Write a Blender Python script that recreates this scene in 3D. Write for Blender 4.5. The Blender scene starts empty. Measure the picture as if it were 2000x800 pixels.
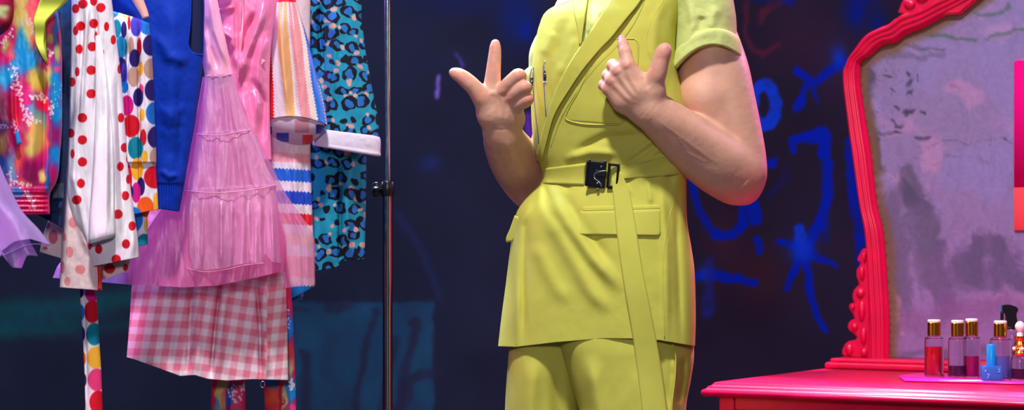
import bpy, bmesh, math, random
import numpy as np
from mathutils import Vector

R = random.Random(7)
F = 5600.0            # focal length in photo pixels
CY, CZ = -6.2, 1.03   # camera position (x = 0), looking along +Y
col = bpy.context.scene.collection

# ------------------------------------------------------------------ helpers
def P(px, py, Y):
    """point at depth Y that the photo shows at pixel (px, py)"""
    s = (np.asarray(Y, float) - CY) / F
    return np.stack(np.broadcast_arrays((np.asarray(px, float) - 1000) * s, np.asarray(Y, float),
                                        CZ - (np.asarray(py, float) - 400) * s), -1)

def S(Y=0.0):
    return (Y - CY) / F

def lin(c):
    c = np.asarray(c, float) / 255.0
    return np.where(c <= 0.04045, c / 12.92, ((c + 0.055) / 1.055) ** 2.4)

def smooth(a, b, x):
    t = np.clip((x - a) / (b - a), 0, 1)
    return t * t * (3 - 2 * t)

def hash2(ix, iy, seed):
    h = (ix.astype(np.int64) * 374761393 + iy.astype(np.int64) * 668265263 + seed * 1442695041) & 0xffffffff
    h = ((h ^ (h >> 13)) * 1274126177) & 0xffffffff
    return ((h ^ (h >> 16)) & 0xffff) / 65535.0

def vnoise(x, y, seed=0):
    x = np.asarray(x, float); y = np.asarray(y, float)
    ix, iy = np.floor(x), np.floor(y)
    fx, fy = x - ix, y - iy
    fx = fx * fx * (3 - 2 * fx); fy = fy * fy * (3 - 2 * fy)
    a, b = hash2(ix, iy, seed), hash2(ix + 1, iy, seed)
    c, d = hash2(ix, iy + 1, seed), hash2(ix + 1, iy + 1, seed)
    return (a * (1 - fx) + b * fx) * (1 - fy) + (c * (1 - fx) + d * fx) * fy

def fbm(x, y, seed=0, o=4):
    r, a, t = 0, .5, 0
    for i in range(o):
        r = r + a * vnoise(x * 2 ** i, y * 2 ** i, seed + i); t += a; a *= .5
    return r / t

def pdist(px, py, pts):
    """pixel distance to a polyline, and how far along it (0..1)"""
    best = np.full(np.shape(px), 1e9); along = np.zeros(np.shape(px))
    n = len(pts) - 1
    if n == 0:
        return np.hypot(px - pts[0][0], py - pts[0][1]), along
    for i in range(n):
        (ax, ay), (bx, by) = pts[i][:2], pts[i + 1][:2]
        dx, dy = bx - ax, by - ay
        t = np.clip(((px - ax) * dx + (py - ay) * dy) / (dx * dx + dy * dy + 1e-9), 0, 1)
        d = np.hypot(px - ax - t * dx, py - ay - t * dy)
        m = d < best
        best = np.where(m, d, best); along = np.where(m, (i + t) / n, along)
    return best, along

def ridge(px, py, pts, w, amp):
    d, t = pdist(px, py, pts)
    return -amp * np.exp(-(d / w) ** 2) * smooth(-.02, .25, t) * smooth(-.02, .25, 1 - t)

def inpoly(px, py, poly):
    c = np.zeros(np.shape(px), bool)
    j = len(poly) - 1
    for i in range(len(poly)):
        xi, yi = poly[i]; xj, yj = poly[j]
        m = ((yi > py) != (yj > py)) & (px < (xj - xi) * (py - yi) / (yj - yi + 1e-12) + xi)
        c ^= m; j = i
    return c

def hermite(xs, ys, x):
    """smooth monotone interpolation"""
    xs = np.asarray(xs, float); ys = np.asarray(ys, float)
    d = np.diff(ys) / np.diff(xs)
    m = np.concatenate([[d[0]], (d[:-1] + d[1:]) / 2, [d[-1]]])
    for i in range(len(d)):
        if d[i] == 0: m[i] = m[i + 1] = 0
    sg = np.concatenate([[1], (d[:-1] * d[1:] > 0).astype(float), [1]])
    m = m * sg
    x = np.clip(x, xs[0], xs[-1])
    i = np.clip(np.searchsorted(xs, x) - 1, 0, len(d) - 1)
    h = xs[i + 1] - xs[i]; t = (x - xs[i]) / h
    return ((2 * t ** 3 - 3 * t ** 2 + 1) * ys[i] + (t ** 3 - 2 * t ** 2 + t) * h * m[i]
            + (-2 * t ** 3 + 3 * t ** 2) * ys[i + 1] + (t ** 3 - t ** 2) * h * m[i + 1])

def resample(pts, n, curve=True):
    pts = np.asarray(pts, float)
    d = np.concatenate([[0], np.cumsum(np.linalg.norm(np.diff(pts, axis=0), axis=1) + 1e-9)])
    x = np.linspace(0, d[-1], n)
    if curve and len(pts) > 2:
        return np.stack([hermite(d, pts[:, k], x) for k in range(pts.shape[1])], -1)
    return np.stack([np.interp(x, d, pts[:, k]) for k in range(pts.shape[1])], -1)

def link(o, parent=None):
    col.objects.link(o)
    if parent is not None: o.parent = parent
    return o

def mesh_np(name, v, q, mat=None, parent=None, cols=None, sm=True):
    """ONE mesh object from arrays of vertices and quads / triangles (list of face arrays)"""
    v = np.asarray(v, float).reshape(-1, 3)
    if not isinstance(q, list): q = [q]
    me = bpy.data.meshes.new(name)
    me.vertices.add(len(v)); me.vertices.foreach_set('co', v.astype(np.float32).ravel())
    loops = np.concatenate([np.asarray(a, np.int32).ravel() for a in q])
    sizes = np.concatenate([np.full(len(a), np.asarray(a).shape[1], np.int32) for a in q])
    me.loops.add(len(loops)); me.loops.foreach_set('vertex_index', loops)
    me.polygons.add(len(sizes))
    me.polygons.foreach_set('loop_start', np.concatenate([[0], np.cumsum(sizes)[:-1]]).astype(np.int32))
    me.polygons.foreach_set('loop_total', sizes)
    me.update(calc_edges=True); me.validate()
    if sm: me.polygons.foreach_set('use_smooth', np.ones(len(me.polygons), bool))
    if cols is not None:
        a = me.attributes.new('Col', 'FLOAT_COLOR', 'POINT')
        c = np.ones((len(v), 4), np.float32); c[:, :3] = cols
        a.data.foreach_set('color', c.ravel())
    if mat: me.materials.append(mat)
    return link(bpy.data.objects.new(name, me), parent)

def grid_faces(nr, nc, off=0, wrap=False, flip=False):
    i, j = np.meshgrid(np.arange(nr - 1), np.arange(nc if wrap else nc - 1), indexing='ij')
    j2 = (j + 1) % nc
    f = np.stack([i * nc + j, i * nc + j2, (i + 1) * nc + j2, (i + 1) * nc + j], -1).reshape(-1, 4) + off
    return f[:, ::-1] if flip else f

def empty(name, loc):
    o = bpy.data.objects.new(name, None); o.location = loc; o.empty_display_size = .05
    return link(o)

def tag(o, label, cat, group=None, kind=None):
    if label: o['label'] = label
    if cat: o['category'] = cat
    if group: o['group'] = group
    if kind: o['kind'] = kind
    return o

def under(o, root):
    """parent o (built in world space) to root, keeping its place"""
    o.parent = root
    o.matrix_parent_inverse = root.matrix_world.inverted() if root.type != 'EMPTY' else \
        __import__('mathutils').Matrix.Translation(-root.location)
    return o

# ------------------------------------------------------------------ materials
def material(name, color=(200, 200, 200), rough=.6, metal=0., attr=False, sheen=0., bump=None, coat=0.,
             trans=0., ior=1.45, spec=.5, sub=0., vary=0.):
    m = bpy.data.materials.new(name); m.use_nodes = True
    n, l = m.node_tree.nodes, m.node_tree.links
    b = n['Principled BSDF']
    b.inputs['Roughness'].default_value = rough
    b.inputs['Metallic'].default_value = metal
    b.inputs['Specular IOR Level'].default_value = spec
    b.inputs['Coat Weight'].default_value = coat
    b.inputs['Coat Roughness'].default_value = .15
    b.inputs['Transmission Weight'].default_value = trans
    b.inputs['IOR'].default_value = ior
    b.inputs['Sheen Weight'].default_value = sheen
    if sub:
        b.inputs['Subsurface Weight'].default_value = sub
        b.inputs['Subsurface Radius'].default_value = (.012, .004, .002)
        b.inputs['Subsurface Scale'].default_value = .6
    c = tuple(lin(color)) + (1,)
    b.inputs['Base Color'].default_value = c
    if attr:
        a = n.new('ShaderNodeAttribute'); a.attribute_name = 'Col'
        l.new(a.outputs['Color'], b.inputs['Base Color'])
    elif vary:
        t = n.new('ShaderNodeTexNoise'); t.inputs['Scale'].default_value = 22; t.inputs['Detail'].default_value = 5
        g = n.new('ShaderNodeNewGeometry'); l.new(g.outputs['Position'], t.inputs['Vector'])
        r = n.new('ShaderNodeValToRGB')
        r.color_ramp.elements[0].position = .3; r.color_ramp.elements[1].position = .7
        r.color_ramp.elements[0].color = tuple(x * (1 - vary) for x in c[:3]) + (1,)
        r.color_ramp.elements[1].color = tuple(min(1, x * (1 + vary)) for x in c[:3]) + (1,)
        l.new(t.outputs['Fac'], r.inputs['Fac']); l.new(r.outputs['Color'], b.inputs['Base Color'])
    if bump:
        scale, strength, dist = bump
        t2 = n.new('ShaderNodeTexNoise'); t2.inputs['Scale'].default_value = scale; t2.inputs['Detail'].default_value = 4
        g2 = n.new('ShaderNodeNewGeometry'); l.new(g2.outputs['Position'], t2.inputs['Vector'])
        bp = n.new('ShaderNodeBump'); bp.inputs['Strength'].default_value = strength; bp.inputs['Distance'].default_value = dist
        l.new(t2.outputs['Fac'], bp.inputs['Height']); l.new(bp.outputs['Normal'], b.inputs['Normal'])
    return m

def tulle(name, color, opacity=.6, glow=.4):
    m = bpy.data.materials.new(name); m.use_nodes = True
    n, l = m.node_tree.nodes, m.node_tree.links
    n.remove(n['Principled BSDF'])
    d = n.new('ShaderNodeBsdfDiffuse'); t = n.new('ShaderNodeBsdfTranslucent'); tr = n.new('ShaderNodeBsdfTransparent')
    g = n.new('ShaderNodeBsdfGlossy'); g.inputs['Roughness'].default_value = .45
    c = tuple(lin(color)) + (1,)
    for x in (d, t): x.inputs['Color'].default_value = c
    tr.inputs['Color'].default_value = (.95, .9, .95, 1)
    m1 = n.new('ShaderNodeMixShader'); m1.inputs[0].default_value = glow
    l.new(d.outputs[0], m1.inputs[1]); l.new(t.outputs[0], m1.inputs[2])
    mg = n.new('ShaderNodeMixShader'); mg.inputs[0].default_value = .13
    l.new(m1.outputs[0], mg.inputs[1]); l.new(g.outputs[0], mg.inputs[2])
    m2 = n.new('ShaderNodeMixShader'); m2.inputs[0].default_value = opacity
    l.new(tr.outputs[0], m2.inputs[1]); l.new(mg.outputs[0], m2.inputs[2])
    l.new(m2.outputs[0], n['Material Output'].inputs['Surface'])
    return m

FAB = (900, .12, .0006)
M = dict(
    backdrop=material('backdrop_cloth', rough=.9, attr=True, spec=.05),
    floor=material('stage_floor', (22, 21, 30), rough=.45, bump=(40, .1, .002)),
    skin=material('skin', (212, 152, 122), rough=.48, sub=.08, attr=True, bump=(150, .3, .0010), spec=.4),
    hair=material('hair', (40, 28, 22), rough=.5, bump=(200, .6, .004)),
    eye=material('eye', (235, 235, 235), rough=.1),
    lime=material('yellow_green_cotton', (192, 187, 80), rough=.8, bump=FAB, vary=.04, spec=.25),
    shirt=material('pale_green_jersey', (206, 214, 132), rough=.8, bump=FAB, spec=.2),
    print=material('printed_cotton', rough=.75, attr=True, bump=FAB, spec=.25),
    satin_print=material('printed_satin', rough=.42, attr=True, bump=(300, .08, .001), spec=.5),
    steel=material('polished_steel', (205, 208, 215), rough=.2, metal=1),
    gunmetal=material('gunmetal', (78, 80, 88), rough=.22, metal=1),
    zip=material('zip_tape', (150, 140, 165), rough=.35, metal=.7),
    pole=material('dark_chrome', (150, 150, 160), rough=.16, metal=1),
    blackplastic=material('black_plastic', (14, 14, 18), rough=.3),
    blue_knit=material('blue_knit', (6, 50, 170), rough=.7, bump=(500, .25, .001), spec=.2),
    blue_in=material('navy_lining', (6, 16, 70), rough=.8),
    satin=material('pink_satin', (238, 120, 176), rough=.34, spec=.6, sheen=.2),
    satin2=material('pale_pink_satin', (244, 158, 190), rough=.38, spec=.6, sheen=.2),
    white=material('white_cotton', (236, 228, 238), rough=.75, bump=FAB),
    cuff=material('lilac_white_cuff', (216, 204, 226), rough=.75, bump=FAB),
    red=material('red_tape', (200, 16, 30), rough=.6),
    limeband=material('lime_jersey', (214, 226, 80), rough=.7, bump=FAB),
    hanger=material('pink_wood', (238, 176, 170), rough=.45, vary=.1),
    hanger2=material('white_plastic', (240, 238, 245), rough=.35),
    pink=tulle('pink_tulle', (255, 198, 240), .52, .4),
    pink2=tulle('deep_pink_tulle', (244, 108, 184), .75, .35),
    pinkclear=tulle('sheer_pink_organza', (250, 170, 220), .34, .4),
    lilac=tulle('lilac_organza', (212, 176, 246), .55, .35),
    lilac2=tulle('lilac_underskirt', (186, 140, 226), .8, .3),
    vanity=material('crimson_gloss_paint', (204, 0, 64), rough=.36, coat=.2, spec=.4, bump=(60, .12, .002), vary=.08),
    recess=material('crimson_drawer_paint', (200, 4, 54), rough=.36, coat=.15, spec=.35, bump=(60, .12, .002)),
    glasspatina=material('clouded_mirror', rough=.35, attr=True, spec=.4),
    card=material('pink_card', rough=.4, attr=True),
    gold=material('gold_cap', (226, 166, 64), rough=.2, metal=1),
    glass=material('clear_glass', (250, 246, 252), rough=.02, trans=1, ior=1.3),
    tray=material('pink_tray', (246, 40, 176), rough=.22, coat=.6),
    ivory=material('white_bead', (246, 238, 240), rough=.3),
    bluecap=material('blue_cap', (10, 140, 220), rough=.3),
    blueglass=material('blue_glass', (84, 140, 245), rough=.1, trans=.55, ior=1.3),
    lettering=material('pale_lettering', (150, 190, 250), rough=.5),
    whitelid=material('cap_top', (244, 236, 226), rough=.35),
)

# ------------------------------------------------------------------ generic builders (world space)
def tube(name, rings, mat, parent=None, nu=90, step=2.5, fold=None, color=None, hem=None, p=2.2, back=True,
         cap=False, yaw=0., nub=None, keep=None, warp=None, thick=0.0012):
    """cloth tube. rings: (Lx,Ly,Rx,Ry,Yc,hd[,bow]); L and R are the outline in the photo, Yc the depth of its axis,
    hd half its depth. fold(px,py,s,v) pushes the front in depth (metres, minus = towards the audience)."""
    rg = np.array([list(r) + [0] * (7 - len(r)) for r in rings], float)
    mid = (rg[:, :2] + rg[:, 2:4]) / 2
    d = np.concatenate([[0], np.cumsum(np.maximum(np.linalg.norm(np.diff(mid, axis=0), axis=1), 1))])
    nr = max(3, int(d[-1] / step))
    v = np.linspace(0, 1, nr)
    C = np.stack([hermite(d, rg[:, k], v * d[-1]) for k in range(7)], -1)
    def side(n, sign):
        u = np.linspace(0, 1, n)
        s = .5 * u + .5 * (.5 - .5 * np.cos(np.pi * u))
        s = s[None, :]
        L, Rr = C[:, None, :2], C[:, None, 2:4]
        px = C[:, None, 0] + (C[:, None, 2] - C[:, None, 0]) * s
        py = C[:, None, 1] + (C[:, None, 3] - C[:, None, 1]) * s
        bulge = (1 - np.abs(2 * s - 1) ** p) ** (1 / p)
        Y = C[:, None, 4] + yaw * (s - .5) + sign * C[:, None, 5] * bulge
        py = py + sign * C[:, None, 6] * 4 * s * (1 - s)
        vv = np.broadcast_to(v[:, None], px.shape); ss = np.broadcast_to(s, px.shape)
        if hem is not None:
            hs, hy = zip(*hem)
            py = py + np.interp(ss, hs, hy) * smooth(.55, 1, vv)
        if fold is not None:
            fade = np.clip(np.minimum(ss, 1 - ss) * 14, 0, 1)
            Y = Y + fold(px, py, ss, vv) * fade * (1 if sign < 0 else -.6)
        if warp is not None:
            dx, dy = warp(px, py, ss, vv)
            px = px + dx; py = py + dy
        return px, py, Y, ss, vv
    verts, faces, cols = [], [], []
    a = side(nu, -1)
    verts.append(P(*a[:3]).reshape(-1, 3))
    f = grid_faces(nr, nu)
    if keep is not None:
        cx = a[0].ravel()[f].mean(1); cy = a[1].ravel()[f].mean(1)
        f = f[keep(cx, cy)]
    faces.append(f)
    if color is not None: cols.append(color(*[x.ravel() for x in (a[0], a[1], a[3], a[4])]))
    n0 = nr * nu
    if back:
        nb = nub or max(24, nu // 3)
        b = side(nb, 1)
        verts.append(P(*b[:3]).reshape(-1, 3))
        faces.append(grid_faces(nr, nb, n0, flip=True))
        if color is not None: cols.append(color(*[x.ravel() for x in (b[0], b[1], b[3], b[4])]))
        # side seams
        i = np.arange(nr - 1)
        faces.append(np.stack([n0 + i * nb, i * nu, (i + 1) * nu, n0 + (i + 1) * nb], -1))
        faces.append(np.stack([i * nu + nu - 1, n0 + i * nb + nb - 1, n0 + (i + 1) * nb + nb - 1, (i + 1) * nu + nu - 1], -1))
    o = mesh_np(name, np.concatenate(verts), faces, mat, None, np.concatenate(cols) if cols else None)
    bm = bmesh.new(); bm.from_mesh(o.data); bmesh.ops.remove_doubles(bm, verts=bm.verts, dist=1e-5)
    bm.to_mesh(o.data); bm.free()
    if thick:
        so = o.modifiers.new('hem', 'SOLIDIFY'); so.thickness = thick; so.offset = 0
    if parent is not None: under(o, parent)
    return o

def patch(name, left, right, depth, off, th, mat, parent=None, n=40, rows=None, color=None, curve=True, edge=6):
    """a sewn-on piece: a slab between two outlines that follows the surface depth(px,py), off..off+th in front of it"""
    L, Rr = np.asarray(left, float), np.asarray(right, float)
    rows = rows or max(8, int(np.linalg.norm(np.diff(L, axis=0), axis=1).sum() / 3))
    L = resample(L, rows, curve); Rr = resample(Rr, rows, curve)
    s = np.linspace(0, 1, n)[None, :]
    px = L[:, None, 0] + (Rr[:, None, 0] - L[:, None, 0]) * s
    py = L[:, None, 1] + (Rr[:, None, 1] - L[:, None, 1]) * s
    t = np.linspace(0, 1, rows)[:, None]
    e = (1 - np.abs(2 * s - 1) ** (edge * 4)) * (1 - np.abs(2 * t - 1) ** (edge * 8))
    base = depth(px, py) - off
    top = P(px, py, base - th * (.25 + .75 * np.sqrt(np.clip(e, 0, 1)))).reshape(-1, 3)
    bot = P(px, py, base).reshape(-1, 3)
    N = rows * n
    faces = [grid_faces(rows, n), grid_faces(rows, n, N, flip=True)]
    i = np.arange(rows - 1); j = np.arange(n - 1)
    faces.append(np.stack([N + i * n, i * n, (i + 1) * n, N + (i + 1) * n], -1))
    faces.append(np.stack([i * n + n - 1, N + i * n + n - 1, N + (i + 1) * n + n - 1, (i + 1) * n + n - 1], -1))
    faces.append(np.stack([j, N + j, N + j + 1, j + 1], -1))
    k = (rows - 1) * n
    faces.append(np.stack([k + j + 1, N + k + j + 1, N + k + j, k + j], -1))
    c = None
    if color is not None:
        c = color(px.ravel(), py.ravel()); c = np.concatenate([c, c])
    o = mesh_np(name, np.concatenate([top, bot]), faces, mat, None, c)
    if parent is not None: under(o, parent)
    return o

def cord(name, pts, r, mat, parent=None, n=10, seg=60, closed=False, curve=True, flat=1.0):
    """round tube along 3D points"""
    pts = np.asarray(pts, float)
    if closed: pts = np.vstack([pts, pts[:1]])
    c = resample(pts, seg, curve)
    t = np.gradient(c, axis=0); t /= np.linalg.norm(t, axis=1)[:, None] + 1e-12
    up = np.array([0, -1., 0.02])
    a = np.cross(t, up); a /= np.linalg.norm(a, axis=1)[:, None] + 1e-9
    b = np.cross(a, t)
    th = np.linspace(0, 2 * np.pi, n, endpoint=False)
    rr = np.interp(np.linspace(0, 1, seg), np.linspace(0, 1, len(np.atleast_1d(r))), np.atleast_1d(r)) if np.ndim(r) else np.full(seg, r)
    v = c[:, None] + rr[:, None, None] * (np.cos(th)[None, :, None] * a[:, None] + flat * np.sin(th)[None, :, None] * b[:, None])
    faces = [grid_faces(seg, n, wrap=True)]
    v = v.reshape(-1, 3)
    faces.append(np.array([list(range(n))[::-1]])); faces.append(np.array([[(seg - 1) * n + k for k in range(n)]]))
    o = mesh_np(name, v, faces, mat)
    if parent is not None: under(o, parent)
    return o

def lathe(name, prof, loc, mat, parent=None, n=48, square=0.):
    """turned shape; prof: (radius, z). square > 0 gives a rounded square section"""
    prof = np.asarray(prof, float); m = len(prof)
    th = np.linspace(0, 2 * np.pi, n, endpoint=False)
    k = 1.0
    if square: k = 1 / (np.abs(np.cos(th)) ** square + np.abs(np.sin(th)) ** square) ** (1 / square)
    v = np.stack([prof[:, None, 0] * np.cos(th) * k, prof[:, None, 0] * np.sin(th) * k, np.broadcast_to(prof[:, None, 1], (m, n))], -1)
    v = v.reshape(-1, 3) + np.asarray(loc)
    faces = [grid_faces(m, n, wrap=True)]
    if prof[0, 0] > 1e-6: faces.append(np.array([list(range(n))[::-1]]))
    if prof[-1, 0] > 1e-6: faces.append(np.array([[(m - 1) * n + q for q in range(n)]]))
    o = mesh_np(name, v, faces, mat)
    me = o.data
    bm = bmesh.new(); bm.from_mesh(me); bmesh.ops.remove_doubles(bm, verts=bm.verts, dist=1e-6)
    bmesh.ops.recalc_face_normals(bm, faces=bm.faces); bm.to_mesh(me); bm.free()
    me.set_sharp_from_angle(angle=.7)
    if parent is not None: under(o, parent)
    return o

def boxes(name, items, mat, parent=None, bev=.003, seg=2):
    """bevelled boxes in ONE mesh. items: (centre, size, (ax, ay) horizontal axes or None)"""
    bm = bmesh.new()
    for c, s, ax in items:
        e1 = Vector(ax[0]) if ax else Vector((1, 0, 0)); e2 = Vector(ax[1]) if ax else Vector((0, 1, 0)); e3 = e1.cross(e2)
        b2 = bmesh.new(); bmesh.ops.create_cube(b2, size=1)
        for w in b2.verts:
            q = w.co.copy(); w.co = Vector(c) + e1 * q.x * s[0] + e2 * q.y * s[1] + e3 * q.z * s[2]
        if bev: bmesh.ops.bevel(b2, geom=b2.edges[:], offset=min(bev, min(s) * .45), segments=seg, affect='EDGES', profile=.5)
        t = bpy.data.meshes.new('t'); b2.to_mesh(t); b2.free(); bm.from_mesh(t); bpy.data.meshes.remove(t)
    bmesh.ops.recalc_face_normals(bm, faces=bm.faces)
    me = bpy.data.meshes.new(name); bm.to_mesh(me); bm.free()
    me.materials.append(mat)
    o = link(bpy.data.objects.new(name, me))
    if parent is not None: under(o, parent)
    return o

# ------------------------------------------------------------------ smooth-union body surface (sparse surface nets)
def sd_cone(p, a, b, r1, r2):
    ba = b - a; l2 = ba @ ba; rr = r1 - r2
    if l2 <= rr * rr + 1e-10:
        return np.minimum(np.linalg.norm(p - a, axis=1) - r1, np.linalg.norm(p - b, axis=1) - r2)
    a2 = l2 - rr * rr; il2 = 1 / l2
    pa = p - a; y = pa @ ba; z = y - l2
    w = pa * l2 - ba * y[:, None]
    x2 = (w * w).sum(1); y2 = y * y * l2; z2 = z * z * l2
    k = np.sign(rr) * rr * rr * x2
    r = (np.sqrt(x2 * a2 * il2) + y * rr) * il2 - r1
    r = np.where(np.sign(y) * a2 * y2 < k, np.sqrt(x2 + y2) * il2 - r1, r)
    return np.where(np.sign(z) * a2 * z2 > k, np.sqrt(x2 + z2) * il2 - r2, r)

class Blob:
    def __init__(s): s.prims = []
    def cone(s, a, b, r1, r2, k=.012): s.prims.append((np.array(a, float), np.array(b, float), r1, r2, k))
    def chain(s, pts, k=.012):
        for (a, ra), (b, rb) in zip(pts[:-1], pts[1:]): s.cone(a, b, ra, rb, k)
    def mesh(s, h=.0025, B=16):
        A = np.array([p[0] for p in s.prims]); Bp = np.array([p[1] for p in s.prims])
        rmax = np.array([max(p[2], p[3]) for p in s.prims])
        lo = np.minimum(A, Bp).min(0) - rmax.max() - .02; hi = np.maximum(A, Bp).max(0) + rmax.max() + .02
        nb = np.ceil((hi - lo) / (h * B)).astype(int) + 1
        g = np.stack(np.meshgrid(*[np.arange(n) for n in nb], indexing='ij'), -1).reshape(-1, 3)
        cen = lo + (g + .5) * h * B
        diag = h * B * .5 * math.sqrt(3)
        def f(p, sel):
            d = np.full(len(p), 1e3)
            for i in sel:
                a, b, r1, r2, k = s.prims[i]
                e = sd_cone(p, a, b, r1, r2)
                hh = np.clip(k - np.abs(d - e), 0, None) / k
                d = np.minimum(d, e) - hh * hh * k * .25
            return d
        D = np.stack([sd_cone(cen, *q[:4]) for q in s.prims], 1)
        mn = D.min(1)
        act = np.abs(f(cen, range(len(s.prims)))) < diag * 1.3 + .03
        dims = (nb * B + 2).astype(np.int64)
        key = lambda q: (q[..., 0] * dims[1] + q[..., 1]) * dims[2] + q[..., 2]
        K, V, EQ = [], [], []
        loc = np.stack(np.meshgrid(*[np.arange(B + 1)] * 3, indexing='ij'), -1).reshape(-1, 3)
        corners = np.array([[i, j, k] for i in (0, 1) for j in (0, 1) for k in (0, 1)])
        edges = [(0, 1), (2, 3), (4, 5), (6, 7), (0, 2), (1, 3), (4, 6), (5, 7), (0, 4), (1, 5), (2, 6), (3, 7)]
        for bi in np.nonzero(act)[0]:
            sel = np.nonzero(D[bi] < diag + .05)[0]
            if not len(sel): continue
            base = g[bi] * B
            gp = base + loc
            val = f(lo + gp * h, sel).reshape(B + 1, B + 1, B + 1)
            if val.min() > 0 or val.max() < 0: continue
            sg = val < 0
            cv = np.stack([val[c[0]:B + c[0], c[1]:B + c[1], c[2]:B + c[2]] for c in corners], -1)
            cs = cv < 0; n = cs.sum(-1); m = (n > 0) & (n < 8)
            idx = np.argwhere(m); w = cv[m]
            acc = np.zeros((len(idx), 3)); cnt = np.zeros(len(idx))
            for a, b in edges:
                x, y = w[:, a], w[:, b]; mm = (x < 0) != (y < 0)
                t = np.where(mm, x / np.where(mm, x - y, 1), 0)
                acc += np.where(mm[:, None], corners[a] + t[:, None] * (corners[b] - corners[a]), 0); cnt += mm
            V.append(lo + (base + idx + acc / cnt[:, None]) * h); K.append(key((base + idx).astype(np.int64)))
            for ax in range(3):
                sl = [slice(0, B)] * 3; s2 = list(sl); s2[ax] = slice(1, B + 1)
                a0, a1 = sg[tuple(sl)], sg[tuple(s2)]
                e = np.argwhere(a0 != a1)
                if not len(e): continue
                fl = a0[tuple(e.T)]
                u = np.eye(3, dtype=int)[(ax + 1) % 3]; vv = np.eye(3, dtype=int)[(ax + 2) % 3]
                q = (base + e).astype(np.int64)
                quad = np.stack([key(q), key(q - u), key(q - u - vv), key(q - vv)], -1)
                quad[~fl] = quad[~fl][:, ::-1]
                EQ.append(quad)
        K = np.concatenate(K); V = np.concatenate(V); Q = np.concatenate(EQ)
        o = np.argsort(K); K = K[o]; V = V[o]
        ix = np.clip(np.searchsorted(K, Q), 0, len(K) - 1)
        ok = (K[ix] == Q).all(1)
        return V, ix[ok]

# ================================================================== SETTING
fl = boxes('floor', [((0, -1.5, -.05), (14, 9, .1), None)], M['floor'], bev=0); tag(fl, None, None, kind='structure')

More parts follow.
